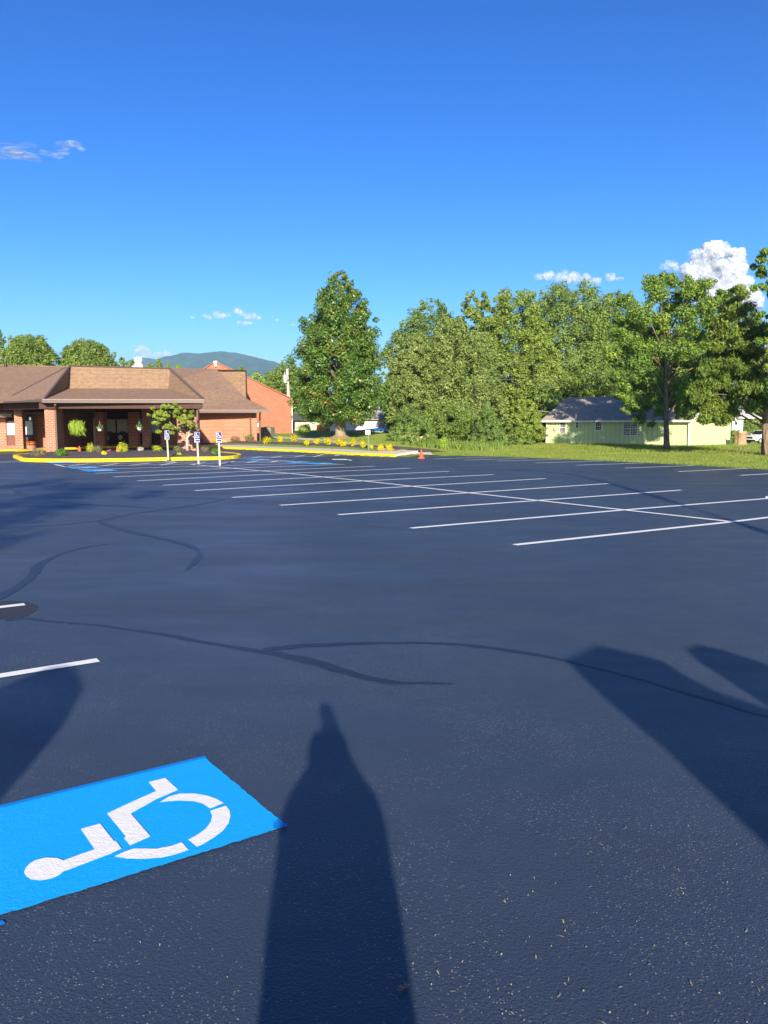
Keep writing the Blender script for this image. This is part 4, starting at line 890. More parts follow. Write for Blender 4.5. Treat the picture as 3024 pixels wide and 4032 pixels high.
def blades(name, P_, hh, wd, m, lean=.35):
    n = len(P_); a = rng.random(n)*6.283; d = np.stack([np.cos(a), np.sin(a), 0*a], 1); h = hh*(.6+.8*rng.random(n))[:, None]
    tip = P_+np.array([0, 0, 1])*h+np.stack([rng.normal(size=n), rng.normal(size=n), 0*a], 1)*h*lean
    vs = np.stack([P_-d*wd, P_+d*wd, tip], 1).reshape(-1, 3)
    return fast_mesh(name, vs, np.arange(3*n).reshape(-1, 3), m)
def scatter(n, x0, x1, y0, y1, cond):
    x = rng.uniform(x0, x1, n); y = rng.uniform(y0, y1, n); d = lotdist(x, y); k = (d > .02) & cond(x, y, d); x, y = x[k], y[k]
    return np.stack([x, y, np.maximum(hgt(x, y), -.05)], 1)
o = blades('grass', scatter(230000, -6, 32, 34, 80, lambda x, y, d: ((x > 1) | (d > 5)) & (x < .5*y)), .075, .012, M_BLADE); tag(o, 'short mown grass of the lawn strip', 'grass', kind='stuff')
o = blades('grass', scatter(60000, 8, 34, 50, 80, lambda x, y, d: (y+1.05*x > 74+2*np.sin(x)) & (y < 78) & (rng.random(len(x)) < .9)), .2, .02, M_BLADE); tag(o, 'longer uncut grass before the green house', 'grass', kind='stuff')
o = blades('grass', scatter(5000, -1, 20, 30, 56, lambda x, y, d: (d < .16) & (x > 1.5)), .09, .02, noisy('straw_grass', (.28, .24, .09), (.16, .17, .05), 3, .9)); tag(o, 'ragged straw-coloured grass fringe along the asphalt edge', 'grass', kind='stuff')
wd = []; 
for px, py, s_ in [(1760, 1768, 1.0), (1800, 1770, 1.2), (1840, 1772, 1.2), (1880, 1768, 1.0), (1720, 1764, .9), (1905, 1766, .8)]:
    b = gt(px, py); wd.append(np.array([b.x, b.y, b.z])+rng.normal(size=(330, 3))*np.array([.9*s_, .8, 0]))
wd = np.concatenate(wd)
wd[:, 2] = hgt(wd[:, 0], wd[:, 1])
for a in [(1745, 1768, 70, 42, 'br', 'leafy weeds at the left of the tall weed patch'), (1815, 1772, 80, 36, 'yg', 'leafy weeds in front of the tall weed patch'), (1895, 1770, 70, 45, 'md', 'leafy weeds at the right of the tall weed patch')]: bush(*a, n=1800, leaf=.13)
o = blades('weeds', wd, .55, .03, leafmat('weed_leaf', [(.1, (.09, .17, .025)), (.5, (.17, .27, .04)), (.8, (.26, .32, .08)), (.97, (.34, .26, .12))], .7, .3), .18); tag(o, 'tall yellow-green weeds at the edge of the lawn', 'weeds', kind='stuff')
M_WOOD = noisy('split_wood', (.55, .34, .20), (.42, .25, .15), 6, .9)
# broken trunk and fallen branches
b = gt(1735, 1735); t = empty('broken_trunk', b, 'pale snapped trunk leaning in the thicket', 'dead tree')
mb = MB(); mb.tube([at(1712, 1640, b.y), at(1725, 1665, b.y), at(1742, 1702, b.y)], [.05, .14, .12], 6); mb.build('snapped_limb', M_WOOD, t)
mb = MB(); mb.tube([b+V((-.6, 0, 0)), at(1712, 1680, b.y)], [.12, .08], 6); mb.tube([b+V((-.3, .1, 0)), at(1722, 1680, b.y)], [.09, .06], 6); mb.build('stem', M_WOOD, t)
b = gt(1650, 1742); p1 = at(1612, 1716, b.y-1); p2 = at(1630, 1724, b.y-1); p3 = at(1665, 1722, b.y-1); p4 = at(1690, 1712, b.y-1)
mb = MB(); mb.tube([p1, p2, p3, p4], [.04, .08, .1, .13], 6); mb.tube([p2, V((p2.x-.3, p2.y, h1(p2.x, p2.y)))], [.06, .04], 5); tag(mb.build('fallen_branch', M_WOOD), 'pale fallen branch lying in the undergrowth', 'branch')
# ------------------------------------------------------------------ green house
gh = empty('green_house', (25.95, 69.3, 0), 'single-storey pale green house with a grey gable roof', 'house')
HB = V((25.95, 69.3)); HA = V((15.4, 77.3)); HC = V((31.4, 73.9)); HD = HA+(HC-HB)
WZ = 2.42
def siding():
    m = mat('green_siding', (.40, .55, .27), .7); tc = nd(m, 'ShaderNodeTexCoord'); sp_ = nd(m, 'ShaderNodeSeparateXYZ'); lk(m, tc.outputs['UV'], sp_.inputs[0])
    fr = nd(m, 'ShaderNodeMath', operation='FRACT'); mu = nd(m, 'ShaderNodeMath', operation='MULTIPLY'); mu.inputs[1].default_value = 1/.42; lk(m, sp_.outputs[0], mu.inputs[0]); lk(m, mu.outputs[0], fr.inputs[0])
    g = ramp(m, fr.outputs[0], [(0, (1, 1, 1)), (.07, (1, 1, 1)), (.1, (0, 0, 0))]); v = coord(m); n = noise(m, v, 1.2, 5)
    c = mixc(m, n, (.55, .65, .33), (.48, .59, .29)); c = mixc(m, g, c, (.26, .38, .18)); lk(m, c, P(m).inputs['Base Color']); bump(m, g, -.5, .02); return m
M_SID = siding()
def wall(mb, a, b, z0, z1): mb.poly((*a, z0), (*b, z0), (*b, z1), (*a, z1))
RZ = WZ+2.0; RM = (HB+HC)/2; RN = (HA+HD)/2; pitchv = (HC-HB).normalized(); along = (HA-HB).normalized()
mb = MB(); wall(mb, HA, HB, -.1, WZ); mb.poly((*HB, -.1), (*HC, -1.0), (*HC, WZ), (*RM, RZ), (*HB, WZ)); wall(mb, HC, HD, -1, WZ); mb.poly((*HD, -1), (*HA, -.1), (*HA, WZ), (*RN, RZ), (*HD, WZ)); mb.build('siding_wall', M_SID, gh)
mb = MB(); ov = .45; e = lambda p, s_, u: V((*(p+pitchv*s_+along*u), 0))
sl = (RZ-WZ)/((HC-HB).length/2)
a = e(HB, -ov, -.35); b = e(HA, -ov, .35); a.z = b.z = WZ-ov*sl+.1; r0 = V((*(RM-along*.35), RZ+.1)); r1 = V((*(RN+along*.35), RZ+.1)); c = e(HC, ov, -.35); d = e(HD, ov, .35); c.z = d.z = a.z
mb.slab([a, r0, r1, b][::-1], .07); mb.slab([r0, c, d, r1][::-1], .07); rf = mb.build('roof', M_GSHING, gh)
mb = MB(); mb.fbox(a.xy, (b-a).xy, 0, (b-a).xy.length, 0, .1, a.z-.16, a.z-.01)
mb.tube([a+V((0, 0, -.1)), r0+V((0, 0, -.1))], .09, 4); mb.tube([r0+V((0, 0, -.1)), c+V((0, 0, -.1))], .09, 4); mb.build('fascia', M_WTRIM, gh)
mb = MB(); mb.poly((*HB, WZ-.02), tuple(a-V((0, 0, .1))), tuple(b-V((0, 0, .1))), (*HA, WZ-.02)); mb.build('soffit', M_WTRIM, gh)
out = V((-(HA-HB).y, (HA-HB).x)).normalized()
if out.y > 0: out = -out
def wallpt(px, py):
    d = ray(px, py); o_ = np.array([0, 0]); A_ = HA+out*.0; ab = HB-HA
    M_ = np.array([[d[0], -ab.x], [d[1], -ab.y]]); t_, s_ = np.linalg.solve(M_, np.array([A_.x, A_.y])); return s_*ab.length, HCAM+d[2]*t_
dAB = (HB-HA)
def wf(mb, s0, s1, z0, z1, d0, d1): mb.fbox(HA, dAB, s0, s1, -d1, -d0, z0, z1)
def win(px0, px1, py0, py1, nx_, nz_, lace):
    s0, z0 = wallpt(px0, py1); s1, z1 = wallpt(px1, py0); z1 = min(z1, 2.28); t = .06
    mb = MB(); wf(mb, s0, s1, z0, z0+t, .003, .08); wf(mb, s0, s1, z1-t, z1, .003, .08); wf(mb, s0, s0+t, z0+t, z1-t, .003, .08); wf(mb, s1-t, s1, z0+t, z1-t, .003, .08)
    f = mb.build('window', M_WTRIM, gh); Mi = Matrix.Identity(4)
    mb = MB(); wf(mb, s0+t, s1-t, z0+t, z1-t, .002, .02); o = mb.build('pane', M_LACE if lace else M_GLASS, None); o.parent = f; o.matrix_parent_inverse = Mi
    mb = MB()
    for i in range(1, nx_): s_ = s0+(s1-s0)*i/nx_; w_ = .03 if i*2 == nx_ and nx_ > 2 else .012; wf(mb, s_-w_, s_+w_, z0+t, z1-t, .022, .05)
    for i in range(1, nz_): z_ = z0+(z1-z0)*i/nz_; w_ = .025 if i*2 == nz_ else .012; wf(mb, s0+t, s1-t, z_-w_, z_+w_, .052, .07)
    if mb.v: o = mb.build('glazing_bars', M_WTRIM, None); o.parent = f; o.matrix_parent_inverse = Mi
M_LACE = mat('glass_with_lace', (.1, .1, .1), .15)
_n = noise(M_LACE, coord(M_LACE), 7, 4); lk(M_LACE, ramp(M_LACE, _n, [(.4, (.05, .05, .055)), (.6, (.28, .28, .28))]), P(M_LACE).inputs['Base Color'])
win(2203, 2231, 1659, 1707, 1, 2, 1); win(2266, 2281, 1661, 1686, 1, 2, 0); win(2343, 2372, 1661, 1696, 3, 4, 0); win(2452, 2513, 1660, 1716, 6, 6, 1)
mb = MB(); L_ = dAB.length; wf(mb, -.04, .06, -.05, WZ, -.02, .03); wf(mb, L_-.06, L_+.03, -.05, WZ-.2, .01, .05); wf(mb, .1, L_, -.08, .08, .002, .025); mb.build('corner_trim', M_WTRIM, gh)
mb = MB(); p = V((*HB, 0))+V((*out, 0))*.1; mb.tube([p+V((-.5, .2, 2.25)), p+V((-.2, 0, 2.15)), p+V((-.05, 0, 1.9)), p], .05, 5); mb.build('downspout', M_WTRIM, gh)
s_, z_ = wallpt(2187, 1690); mb = MB(); wf(mb, s_-.12, s_+.12, z_-.12, z_+.18, .003, .15); wf(mb, s_-.02, s_+.02, z_+.18, 2.3, .003, .05); mb.build('electric_meter', mat('meter_green', (.36, .48, .30), .5), gh)
s_, z_ = wallpt(2374, 1722); mb = MB(); wf(mb, s_-.16, s_+.16, z_-.05, z_+.05, .003, .12); mb.build('wall_vent', M_WTRIM, gh)
pv = at(2268, 1632, 75.5); mb = MB(); mb.tube([pv+V((0, 0, -.4)), pv+V((0, 0, .05))], .07, 6); mb.build('vent_pipe', M_WTRIM, gh)
mp = at(2189, 1640, 76.9); mb = MB(); mb.tube([V((mp.x, mp.y, 2.2)), at(2189, 1612, 76.9)], .05, 6); mb.tube([at(2176, 1625, 76.9), at(2195, 1625, 76.9)], .03, 4); mb.build('service_mast', M_METAL, gh)
# neighbour's white house far right
nh = empty('white_house', (38, 92, -.5), 'white house end with a pale roof, partly hidden by the cedar, far right', 'house')
a = at(2882, 1680, 92); b = at(2975, 1645, 92); mb = MB(); mb.box(a.x, at(2925, 1680, 92).x, 92, 100, -1, b.z); mb.build('wall', M_WTRIM, nh)
mb = MB(); mb.slab([(a.x-.5, 91.5, b.z), (b.x+.5, 91.5, b.z), (b.x, 96, b.z+1.2), (a.x, 96, b.z+1.2)], .08); mb.build('roof', mat('pale_roof', (.5, .5, .5), .8), nh)
mb = MB()
pbox(mb, 2895, 2905, 1652, 1672, 91.9, .05); mb.build('window', M_GLASS, nh)
# stump
b = gt(2916, 1757); t = empty('tree_stump', b, 'tall pale jagged stump of a felled tree by the green house', 'tree stump')
mb = MB(); nseg = 16; vs = []; fs = []
H_ = 52*b.y/F; rings = [(.62, 0), (.50, .15), (.42, .5), (.45, .8), (.52, 1.0)]
for r, u in rings:
    for k in range(nseg):
        a = k*2*math.pi/nseg; rr = r*(1+.14*math.sin(3*a+1)+.08*math.sin(5*a)); zz = u*H_*(1+(.12*math.sin(a*2+.5) if u == 1 else 0)); vs.append(b+V((rr*math.cos(a), rr*math.sin(a), zz)))
vs.append(b+V((.1, 0, H_*.85)))
for i in range(len(rings)-1):
    for k in range(nseg): fs.append((i*nseg+k, i*nseg+(k+1) % nseg, (i+1)*nseg+(k+1) % nseg, (i+1)*nseg+k))
mb.add(vs, fs); mb.build('bark', noisy('stump_bark', (.30, .19, .11), (.48, .33, .22), 3, .95, bs=.7), t)
mb = MB(); k0 = (len(rings)-1)*nseg; mb.add(vs[k0:], [(k, (k+1) % nseg, nseg) for k in range(nseg)]); mb.build('cut_face', M_WOOD, t)
b = gt(2900, 1783); mb = MB()
for k in range(5): p = b+V((random.uniform(-.5, .5), random.uniform(-.2, .2), .08)); mb.tube([p, p+V((random.uniform(.2, .5), random.uniform(-.1, .2), random.uniform(-.03, .08)))], random.uniform(.05, .1), 6)
tag(mb.build('log_pile', M_BARK), 'small heap of dark logs on the lawn in front of the stump', 'logs')
# ------------------------------------------------------------------ pickup truck
YT = 108; tp0 = at(2934, 1747, YT); tp1 = at(3100, 1747, YT)
gz = tp0.z; sc = 1.0
tk = empty('pickup_truck', (at(2950, 1747, YT).x, YT, gz), 'white pickup truck with a black grille, front towards the stump', 'pickup truck', rz=math.radians(-62+90))
M_TW_ = mat('white_car_paint', (.75, .76, .78), .25, spec=.6); M_TYRE = mat('tyre_rubber', (.02, .02, .02), .8); M_BLK = mat('black_plastic', (.012, .012, .012), .45)
def loft(secs, m, name, par):     # secs: list of (x, [(y,z)...])
    mb = MB(); n = len(secs[0][1]); vs = [(x, y, z) for x, pr in secs for y, z in pr]; fs = []
    for i in range(len(secs)-1):
        for k in range(n): fs.append((i*n+k, i*n+(k+1) % n, (i+1)*n+(k+1) % n, (i+1)*n+k))
    fs += [tuple(range(n-1, -1, -1)), tuple(range((len(secs)-1)*n, len(secs)*n))]; mb.add(vs, fs); o = mb.build(name, m, None); o.parent = par; return o
def sec(x, w, z0, z1, tw=None): tw = tw or w*.93; return (x, [(-w, z0), (-w, (z0+z1)/2), (-tw, z1), (tw, z1), (w, (z0+z1)/2), (w, z0)])
# local +x runs from nose backwards
loft([sec(0, .80, .5, .92), sec(.12, .90, .42, 1.04), sec(1.3, .94, .42, 1.14), sec(3.6, .94, .42, 1.14), sec(5.2, .92, .45, 1.14)], M_TW_, 'body', tk)
loft([sec(1.25, .84, 1.13, 1.15, .83), sec(1.95, .84, 1.13, 1.70, .68), sec(2.2, .84, 1.13, 1.77, .66), sec(3.1, .84, 1.13, 1.77, .66), sec(3.4, .84, 1.13, 1.15, .8)], M_TW_, 'cab', tk)
mb = MB(); mb.poly((1.33, -.74, 1.2), (1.33, .74, 1.2), (1.93, .63, 1.68), (1.93, -.63, 1.68)); o = mb.build('windscreen', M_GLASS, None); o.parent = tk; o.location = (-.03, 0, .02)
for sy in (-1, 1):
    mb = MB(); mb.poly((1.75, sy*.83, 1.2), (3.1, sy*.83, 1.2), (3.0, sy*.71, 1.66), (2.1, sy*.71, 1.66)); o = mb.build('side_window', M_GLASS, None); o.parent = tk; o.location = (0, sy*.02, 0)
    mb = MB(); mb.tube([(1.75, sy*.9, 1.2), (1.75, sy*1.08, 1.27)], [.04, .1], 6); o = mb.build('wing_mirror', M_TW_, None); o.parent = tk
    mb = MB(); mb.poly((-.01, sy*.46, .88), (-.01, sy*.78, .92), (.13, sy*.89, .96), (.1, sy*.86, .82), (-.02, sy*.52, .78)); o = mb.build('headlight', mat('headlight_lens', (.6, .62, .65), .1), None); o.parent = tk; o.location = (-.02, 0, 0)
    for x in (.95, 4.15):
        mb = MB(); mb.tube([(x, sy*.72, .38), (x, sy*.955, .38)], .38, 16); w = mb.build('wheel', M_TYRE, None); w.parent = tk
        mb = MB(); mb.tube([(x, sy*.96, .38), (x, sy*.975, .38)], .23, 12); o = mb.build('rim', M_METAL, None); o.parent = w
mb = MB(); mb.poly((-.012, -.46, .68), (-.012, -.5, .86), (-.012, -.42, .93), (-.012, .42, .93), (-.012, .5, .86), (-.012, .46, .68)); o = mb.build('grille', M_BLK, None); o.parent = tk; o.location = (-.012, 0, 0)
mb = MB(); mb.box(-.08, .25, -.86, .86, .30, .52); o = mb.build('bumper', M_BLK, None); o.parent = tk
mb = MB(); mb.box(-.1, .1, -.84, .84, .54, .62); o = mb.build('bumper_bar', M_TW_, None); o.parent = tk
# ------------------------------------------------------------------ little houses behind the magnolia
bh = empty('bungalow', (at(1190, 1700, 105).x, 105, 1), 'small cream bungalow with a dark hipped roof beside the brick hall', 'house')
a = at(1150, 1702, 105); b = at(1262, 1658, 105); mb = MB(); mb.box(a.x, b.x, 105, 112, .6, b.z); mb.build('wall', mat('cream_render', (.55, .50, .40), .8), bh)
r1 = at(1135, 1655, 104.3); r2 = at(1262, 1655, 104.3); r3 = at(1180, 1606, 109); mb = MB(); mb.poly(r1, r2, V((r2.x-1, 109, r3.z)), r3); mb.poly(V((r1.x, 113, r1.z)), r1, r3); mb.build('roof', mat('dark_slate', (.07, .08, .09), .8), bh)
mb = MB(); pbox(mb, 1153, 1161, 1662, 1692, 104.9, .05); mb.build('window', M_GLASS, bh)
a = at(1198, 1700, 103); b = at(1246, 1662, 103); mb = MB(); mb.poly((a.x, 103, .8), (b.x, 103, .8), (b.x, 103, b.z), (a.x+.4, 103, b.z), (a.x, 103, b.z-.6)); mb.build('porch_wall', mat('pale_yellow_wall', (.72, .66, .46), .8), bh)
mb = MB(); pbox(mb, 1246, 1304, 1672, 1701, 100, .1); tag(mb.build('wooden_fence', noisy('orange_cedar_boards', (.55, .22, .06), (.45, .17, .045), 5, .8, sc=(1, 1, 6))), 'orange-brown board fence panel between the bungalow and the magnolia trunk', 'fence')
wh = empty('white_house', (at(1450, 1700, 98).x, 98, .8), 'white clapboard house behind the magnolia trunk', 'house')
def clap():
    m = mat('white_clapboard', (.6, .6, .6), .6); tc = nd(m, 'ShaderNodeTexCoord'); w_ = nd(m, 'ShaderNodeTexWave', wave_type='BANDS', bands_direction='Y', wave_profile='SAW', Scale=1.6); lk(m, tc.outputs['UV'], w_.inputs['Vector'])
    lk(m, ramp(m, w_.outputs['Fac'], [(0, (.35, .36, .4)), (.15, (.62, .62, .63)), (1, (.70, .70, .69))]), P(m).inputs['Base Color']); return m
a = at(1300, 1712, 98); b = at(1560, 1650, 98); mb = MB(); mb.box(a.x, b.x, 98, 106, .5, b.z); mb.build('wall', clap(), wh)
mb = MB(); mb.slab([(a.x-.4, 97.5, b.z), (b.x+.4, 97.5, b.z), (b.x, 102, b.z+.9), (a.x, 102, b.z+.9)], .1); mb.build('roof', M_GSHING, wh)
for q0_, q1_, u0, u1 in ((1393, 1407, 1671, 1687), (1492, 1512, 1662, 1682), (1318, 1328, 1675, 1692)):
    mb = MB(); pbox(mb, q0_, q1_, u0, u1, 97.9, .08); f = mb.build('window', M_WTRIM, wh)
    mb = MB(); pbox(mb, q0_+2, q1_-2, u0+2, u1-2, 97.86, .05); o = mb.build('pane', mat('grey_pane', (.15, .16, .18), .2), None); o.parent = f
# covered boat
YB = 86; bt = empty('covered_boat', (at(1470, 1710, YB).x, YB, 1.0), 'long white boat under a blue tarpaulin beside the white house', 'boat')
hs = []
for px, top, bot, w_ in [(1358, 1703, 1708, .2), (1390, 1702, 1712, .8), (1440, 1702, 1716, 1.0), (1490, 1702, 1717, .9), (1512, 1700, 1708, .3)]:
    c0 = at(px, top-9, YB); c1 = at(px, bot-4, YB); hs.append((c0.x, w_, c1.z, c0.z))
mb = MB(); vs = []; 
for x, w_, z0, z1 in hs: vs += [(x, YB-w_, z1), (x, YB-w_*.7, (z0+z1)/2-.03), (x, YB, z0), (x, YB+w_*.7, (z0+z1)/2-.03), (x, YB+w_, z1)]
mb.add(vs, [(i*5+k, i*5+k+1, (i+1)*5+k+1, (i+1)*5+k) for i in range(4) for k in range(4)]); mb.build('hull', mat('pale_blue_hull', (.45, .62, .72), .4), bt)
mb = MB(); vs = []
for px, ty, w_ in [(1415, 1707, .5), (1440, 1700, 1.0), (1470, 1695, 1.05), (1500, 1692, 1.0), (1508, 1694, .6)]:
    c0 = at(px, ty-8, YB); vs += [(c0.x, YB-w_, 1.3), (c0.x, YB-w_*.5, (c0.z+1.3)/2+.08), (c0.x, YB, c0.z), (c0.x, YB+w_*.5, (c0.z+1.05)/2), (c0.x, YB+w_, 1.0)]
mb.add(vs, [(i*5+k, i*5+k+1, (i+1)*5+k+1, (i+1)*5+k) for i in range(4) for k in range(4)]); mb.build('blue_cover', noisy('blue_tarp', (.01, .06, .36), (.02, .12, .5), 3, .5, bs=.5, bd=.05), bt)
a = at(1352, 1714, YB-1.3); b = at(1500, 1718, YB-1.3); mb = MB(); mb.tube([(a.x, YB-1.2, a.z+.1), (b.x, YB-1.2, a.z+.05)], .06, 4); mb.tube([(a.x, YB-1.2, .6), (a.x, YB-1.2, a.z+.6)], .05, 4)
for k in range(2): mb.tube([(a.x+2+k*1.2, YB-1.4, .85), (a.x+2+k*1.2, YB-1.2, .85)], .28, 10)
mb.build('red_trailer', mat('dark_red_paint', (.22, .015, .04), .5), bt)
# ------------------------------------------------------------------ utility pole, wires
b = at(1141, 1640, 96); b.z = h1(b.x, 96); tpz = at(1131, 1453, 96); t = empty('utility_pole', b, 'pale wooden utility pole with a grey transformer behind the brick hall', 'utility pole')
mb = MB(); mb.tube([b, tpz], [.2, .14], 8); mb.build('pole', M_POLE, t)
c = at(1128, 1493, 95.6); mb = MB(); mb.lathe(c+V((-.15, 0, -.4)), [(.05, -.05), (.26, 0), (.26, .8), (.2, .88), (.05, .9)], 12); mb.tube([c+V((-.2, 0, .45)), c+V((-.2, 0, .8))], .07, 6); mb.build('transformer', M_METAL, t)
mb = MB()
for (x0, y0, x1, y1) in [(1925, 1428, 2560, 1418), (1925, 1424+48, 2560, 1470), (1925, 1492, 2560, 1478), (1925, 1506, 2560, 1510)]:
    a = at(x0, y0, 83); c = at(x1, y1, 79); pts = [a.lerp(c, k/12)-V((0, 0, .25*(1-(2*k/12-1)**2))) for k in range(13)]; w_ = MB(); w_.tube(pts, .012 if y0 != 1492 else .022, 4, cap=False)
    tag(w_.build('power_line', mat('wire', (.16, .17, .14), .8)), {1428: 'thin wire, highest across the trees', 1472: 'thin wire, second highest across the trees', 1492: 'thickest cable across the trees', 1506: 'thin wire, lowest across the trees'}[y0], 'wire', 'wires across the woodland')
a = at(2040, 1603, 80); c = at(2180, 1623, 77.2); w_ = MB(); w_.tube([a, a.lerp(c, .5)-V((0, 0, .1)), c], .03, 4); tag(w_.build('service_cable', mat('wire', (.4, .4, .36), .6)), 'service cable running to the corner of the green house', 'wire')
# ------------------------------------------------------------------ mountain
M_HILL = noisy('forested_mountain', (.012, .045, .012), (.04, .10, .03), .012, .95, detail=9)
_v = M_HILL
def ridge(pts, Y0, depth, seed):
    xs = np.linspace(pts[0][0], pts[-1][0], 260); zs = np.interp(xs, [p[0] for p in pts], [p[1] for p in pts]); r = np.random.default_rng(seed)
    fn = np.convolve(r.normal(size=400), np.ones(4)/4, 'same')[:260]*1.6
    vs = []; rows = 40
    for j in range(rows):
        u = j/(rows-1)
        for i, (px, py) in enumerate(zip(xs, zs)):
            p = at(px, py, Y0); top = p.z; w_ = sm(1-abs(u-.6)/.6) if u < .6 else sm(1-(u-.6)/.4)
            yy = Y0+(u-.6)*depth; gul = 1+.16*math.sin(px*.06+u*5)*math.sin(px*.023+2)*(1-w_)*2
            vs.append((p.x*(1+(u-.6)*depth/Y0*.4), yy, top*w_*gul+fn[i]*w_+(0 if w_ > .97 else r.normal()*3*w_)))
    q_ = [(j*260+i, j*260+i+1, (j+1)*260+i+1, (j+1)*260+i) for j in range(rows-1) for i in range(259)]
    o = fast_mesh('mountain', np.array(vs), np.array(q_), M_HILL, smooth=True); tag(o, kind='structure')
ridge([(560, 1650), (620, 1450), (660, 1414), (700, 1399), (725, 1392), (750, 1391), (780, 1393), (815, 1396), (845, 1388), (870, 1386), (900, 1388), (930, 1390), (960, 1397), (1000, 1406), (1040, 1416), (1085, 1425), (1130, 1450), (1300, 1560), (1500, 1640)], 4300, 2400, 1)
ridge([(380, 1640), (480, 1450), (530, 1415), (550, 1410), (580, 1410), (610, 1414), (650, 1420), (720, 1430), (900, 1500), (1000, 1640)], 5200, 2000, 2)
# ------------------------------------------------------------------ clouds: soft lumps far away
def cloud_mat(name, dens, soft, ns):
    m = mat(name, (.93, .93, .95), 1, spec=0); nt = m.node_tree; out = nt.nodes['Material Output']
    d = nd(m, 'ShaderNodeBsdfDiffuse'); d.inputs[0].default_value = (.62, .66, .74, 1); t = nd(m, 'ShaderNodeBsdfTranslucent'); t.inputs[0].default_value = (.7, .7, .74, 1)
    x = nd(m, 'ShaderNodeMixShader'); x.inputs[0].default_value = .3; lk(m, d.outputs[0], x.inputs[1]); lk(m, t.outputs[0], x.inputs[2])
    lw = nd(m, 'ShaderNodeLayerWeight', Blend=.5); n = noise(m, coord(m), ns, 8, .62)
    e = ramp(m, lw.outputs['Facing'], [(max(0, 1-soft), (1, 1, 1)), (1, (0, 0, 0))])
    nn = ramp(m, n, [(.36, (0, 0, 0)), (.36+soft*.5, (1, 1, 1))])
    mu = nd(m, 'ShaderNodeMath', operation='MULTIPLY'); lk(m, e, mu.inputs[0]); lk(m, nn, mu.inputs[1])
    m2 = nd(m, 'ShaderNodeMath', operation='MULTIPLY'); lk(m, mu.outputs[0], m2.inputs[0]); m2.inputs[1].default_value = dens
    tr = nd(m, 'ShaderNodeBsdfTransparent'); y = nd(m, 'ShaderNodeMixShader'); lk(m, m2.outputs[0], y.inputs[0]); lk(m, tr.outputs[0], y.inputs[1]); lk(m, x.outputs[0], y.inputs[2]); lk(m, y.outputs[0], out.inputs[0])
    return m
from mathutils import noise as mn
import bmesh
def cloud(blobs, Yc, m, lab, sub=4, amp=.2, extra=3):
    bm = bmesh.new()
    for bl in blobs:
        px, py, rx = bl[:3]; ry = bl[3] if len(bl) > 3 else rx*.85
        for k in range(extra):
            jx, jy, js = (0, 0, 1) if k == 0 else (random.uniform(-.8, .8)*rx, random.uniform(-.75, .55)*ry, random.uniform(.35, .6))
            c = at(px+jx, py+jy, Yc+random.uniform(-1, 1)*rx*.4*Yc/F-(0 if k == 0 else rx*.25*Yc/F)); a = rx*js*Yc/F; b = ry*js*Yc/F
            g = bmesh.ops.create_icosphere(bm, subdivisions=sub, radius=1.0)
            off = V((random.random()*50, random.random()*50, random.random()*50))
            for v in g['verts']:
                d = v.co.normalized(); f = 1+amp*mn.fractal(d*1.6+off, .9, 2.1, 5)
                v.co = V((c.x+d.x*a*f, c.y+d.y*a*f, c.z+d.z*b*f))
    me = bpy.data.meshes.new('cloud'); bm.to_mesh(me); bm.free(); me.materials.append(m)
    me.polygons.foreach_set('use_smooth', [True]*len(me.polygons))
    o = bpy.data.objects.new('cloud', me); COL.objects.link(o); tag(o, lab, kind='structure'); return o
CM1 = cloud_mat('cloud_dense', 1.0, .55, .004); CM2 = cloud_mat('cloud_soft', .65, .9, .006); CM3 = cloud_mat('cloud_wisp', .42, 1.0, .008)
cloud([(2800, 1000, 50), (2765, 1030, 45), (2840, 985, 38), (2895, 1005, 32), (2735, 1080, 50), (2800, 1085, 75), (2880, 1080, 55), (2715, 1120, 34), (2780, 1150, 80), (2880, 1150, 70), (2950, 1180, 50), (2900, 1050, 40)], 9500, CM1, 'towering white cumulus behind the trees at the right', extra=9, amp=.26)
cloud([(2640, 1045, 24), (2612, 1050, 15), (2664, 1056, 15)], 9500, CM2, 'small soft cloud left of the tall cumulus', extra=4)
cloud([(2120, 1092, 18), (2160, 1088, 26), (2210, 1090, 30), (2260, 1096, 30), (2310, 1102, 28), (2350, 1108, 22), (2405, 1092, 20), (2440, 1098, 18, 6)], 9600, CM2, 'long low white cloud over the tree line', extra=5)
cloud([(809, 1246, 10), (826, 1250, 12), (856, 1240, 18), (879, 1243, 16), (905, 1240, 14), (935, 1225, 18), (952, 1235, 16), (972, 1246, 16), (998, 1246, 16), (1018, 1252, 12), (939, 1269, 12, 8), (965, 1272, 14, 8), (985, 1272, 12, 7), (758, 1251, 10, 7), (1075, 1246, 6), (1091, 1259, 8), (1154, 1279, 18, 5)], 9700, CM2, 'small ragged cloud above the mountain', extra=3)
cloud([(555, 1374, 20), (541, 1383, 18), (574, 1379, 18), (588, 1393, 16), (607, 1397, 14), (626, 1393, 13), (654, 1393, 14), (668, 1400, 10), (565, 1398, 22)], 9700, CM2, 'pinkish cloud low behind the mountain', extra=3)
cloud([(30, 585, 60, 9), (20, 604, 60, 14), (90, 612, 50, 8), (130, 625, 34, 5), (180, 602, 26, 7), (225, 612, 26, 9), (255, 572, 36, 11), (290, 565, 28, 9), (320, 585, 16, 7), (110, 572, 30, 4), (250, 598, 24, 9)], 9000, CM3, 'thin wispy cloud high at the left', extra=4)
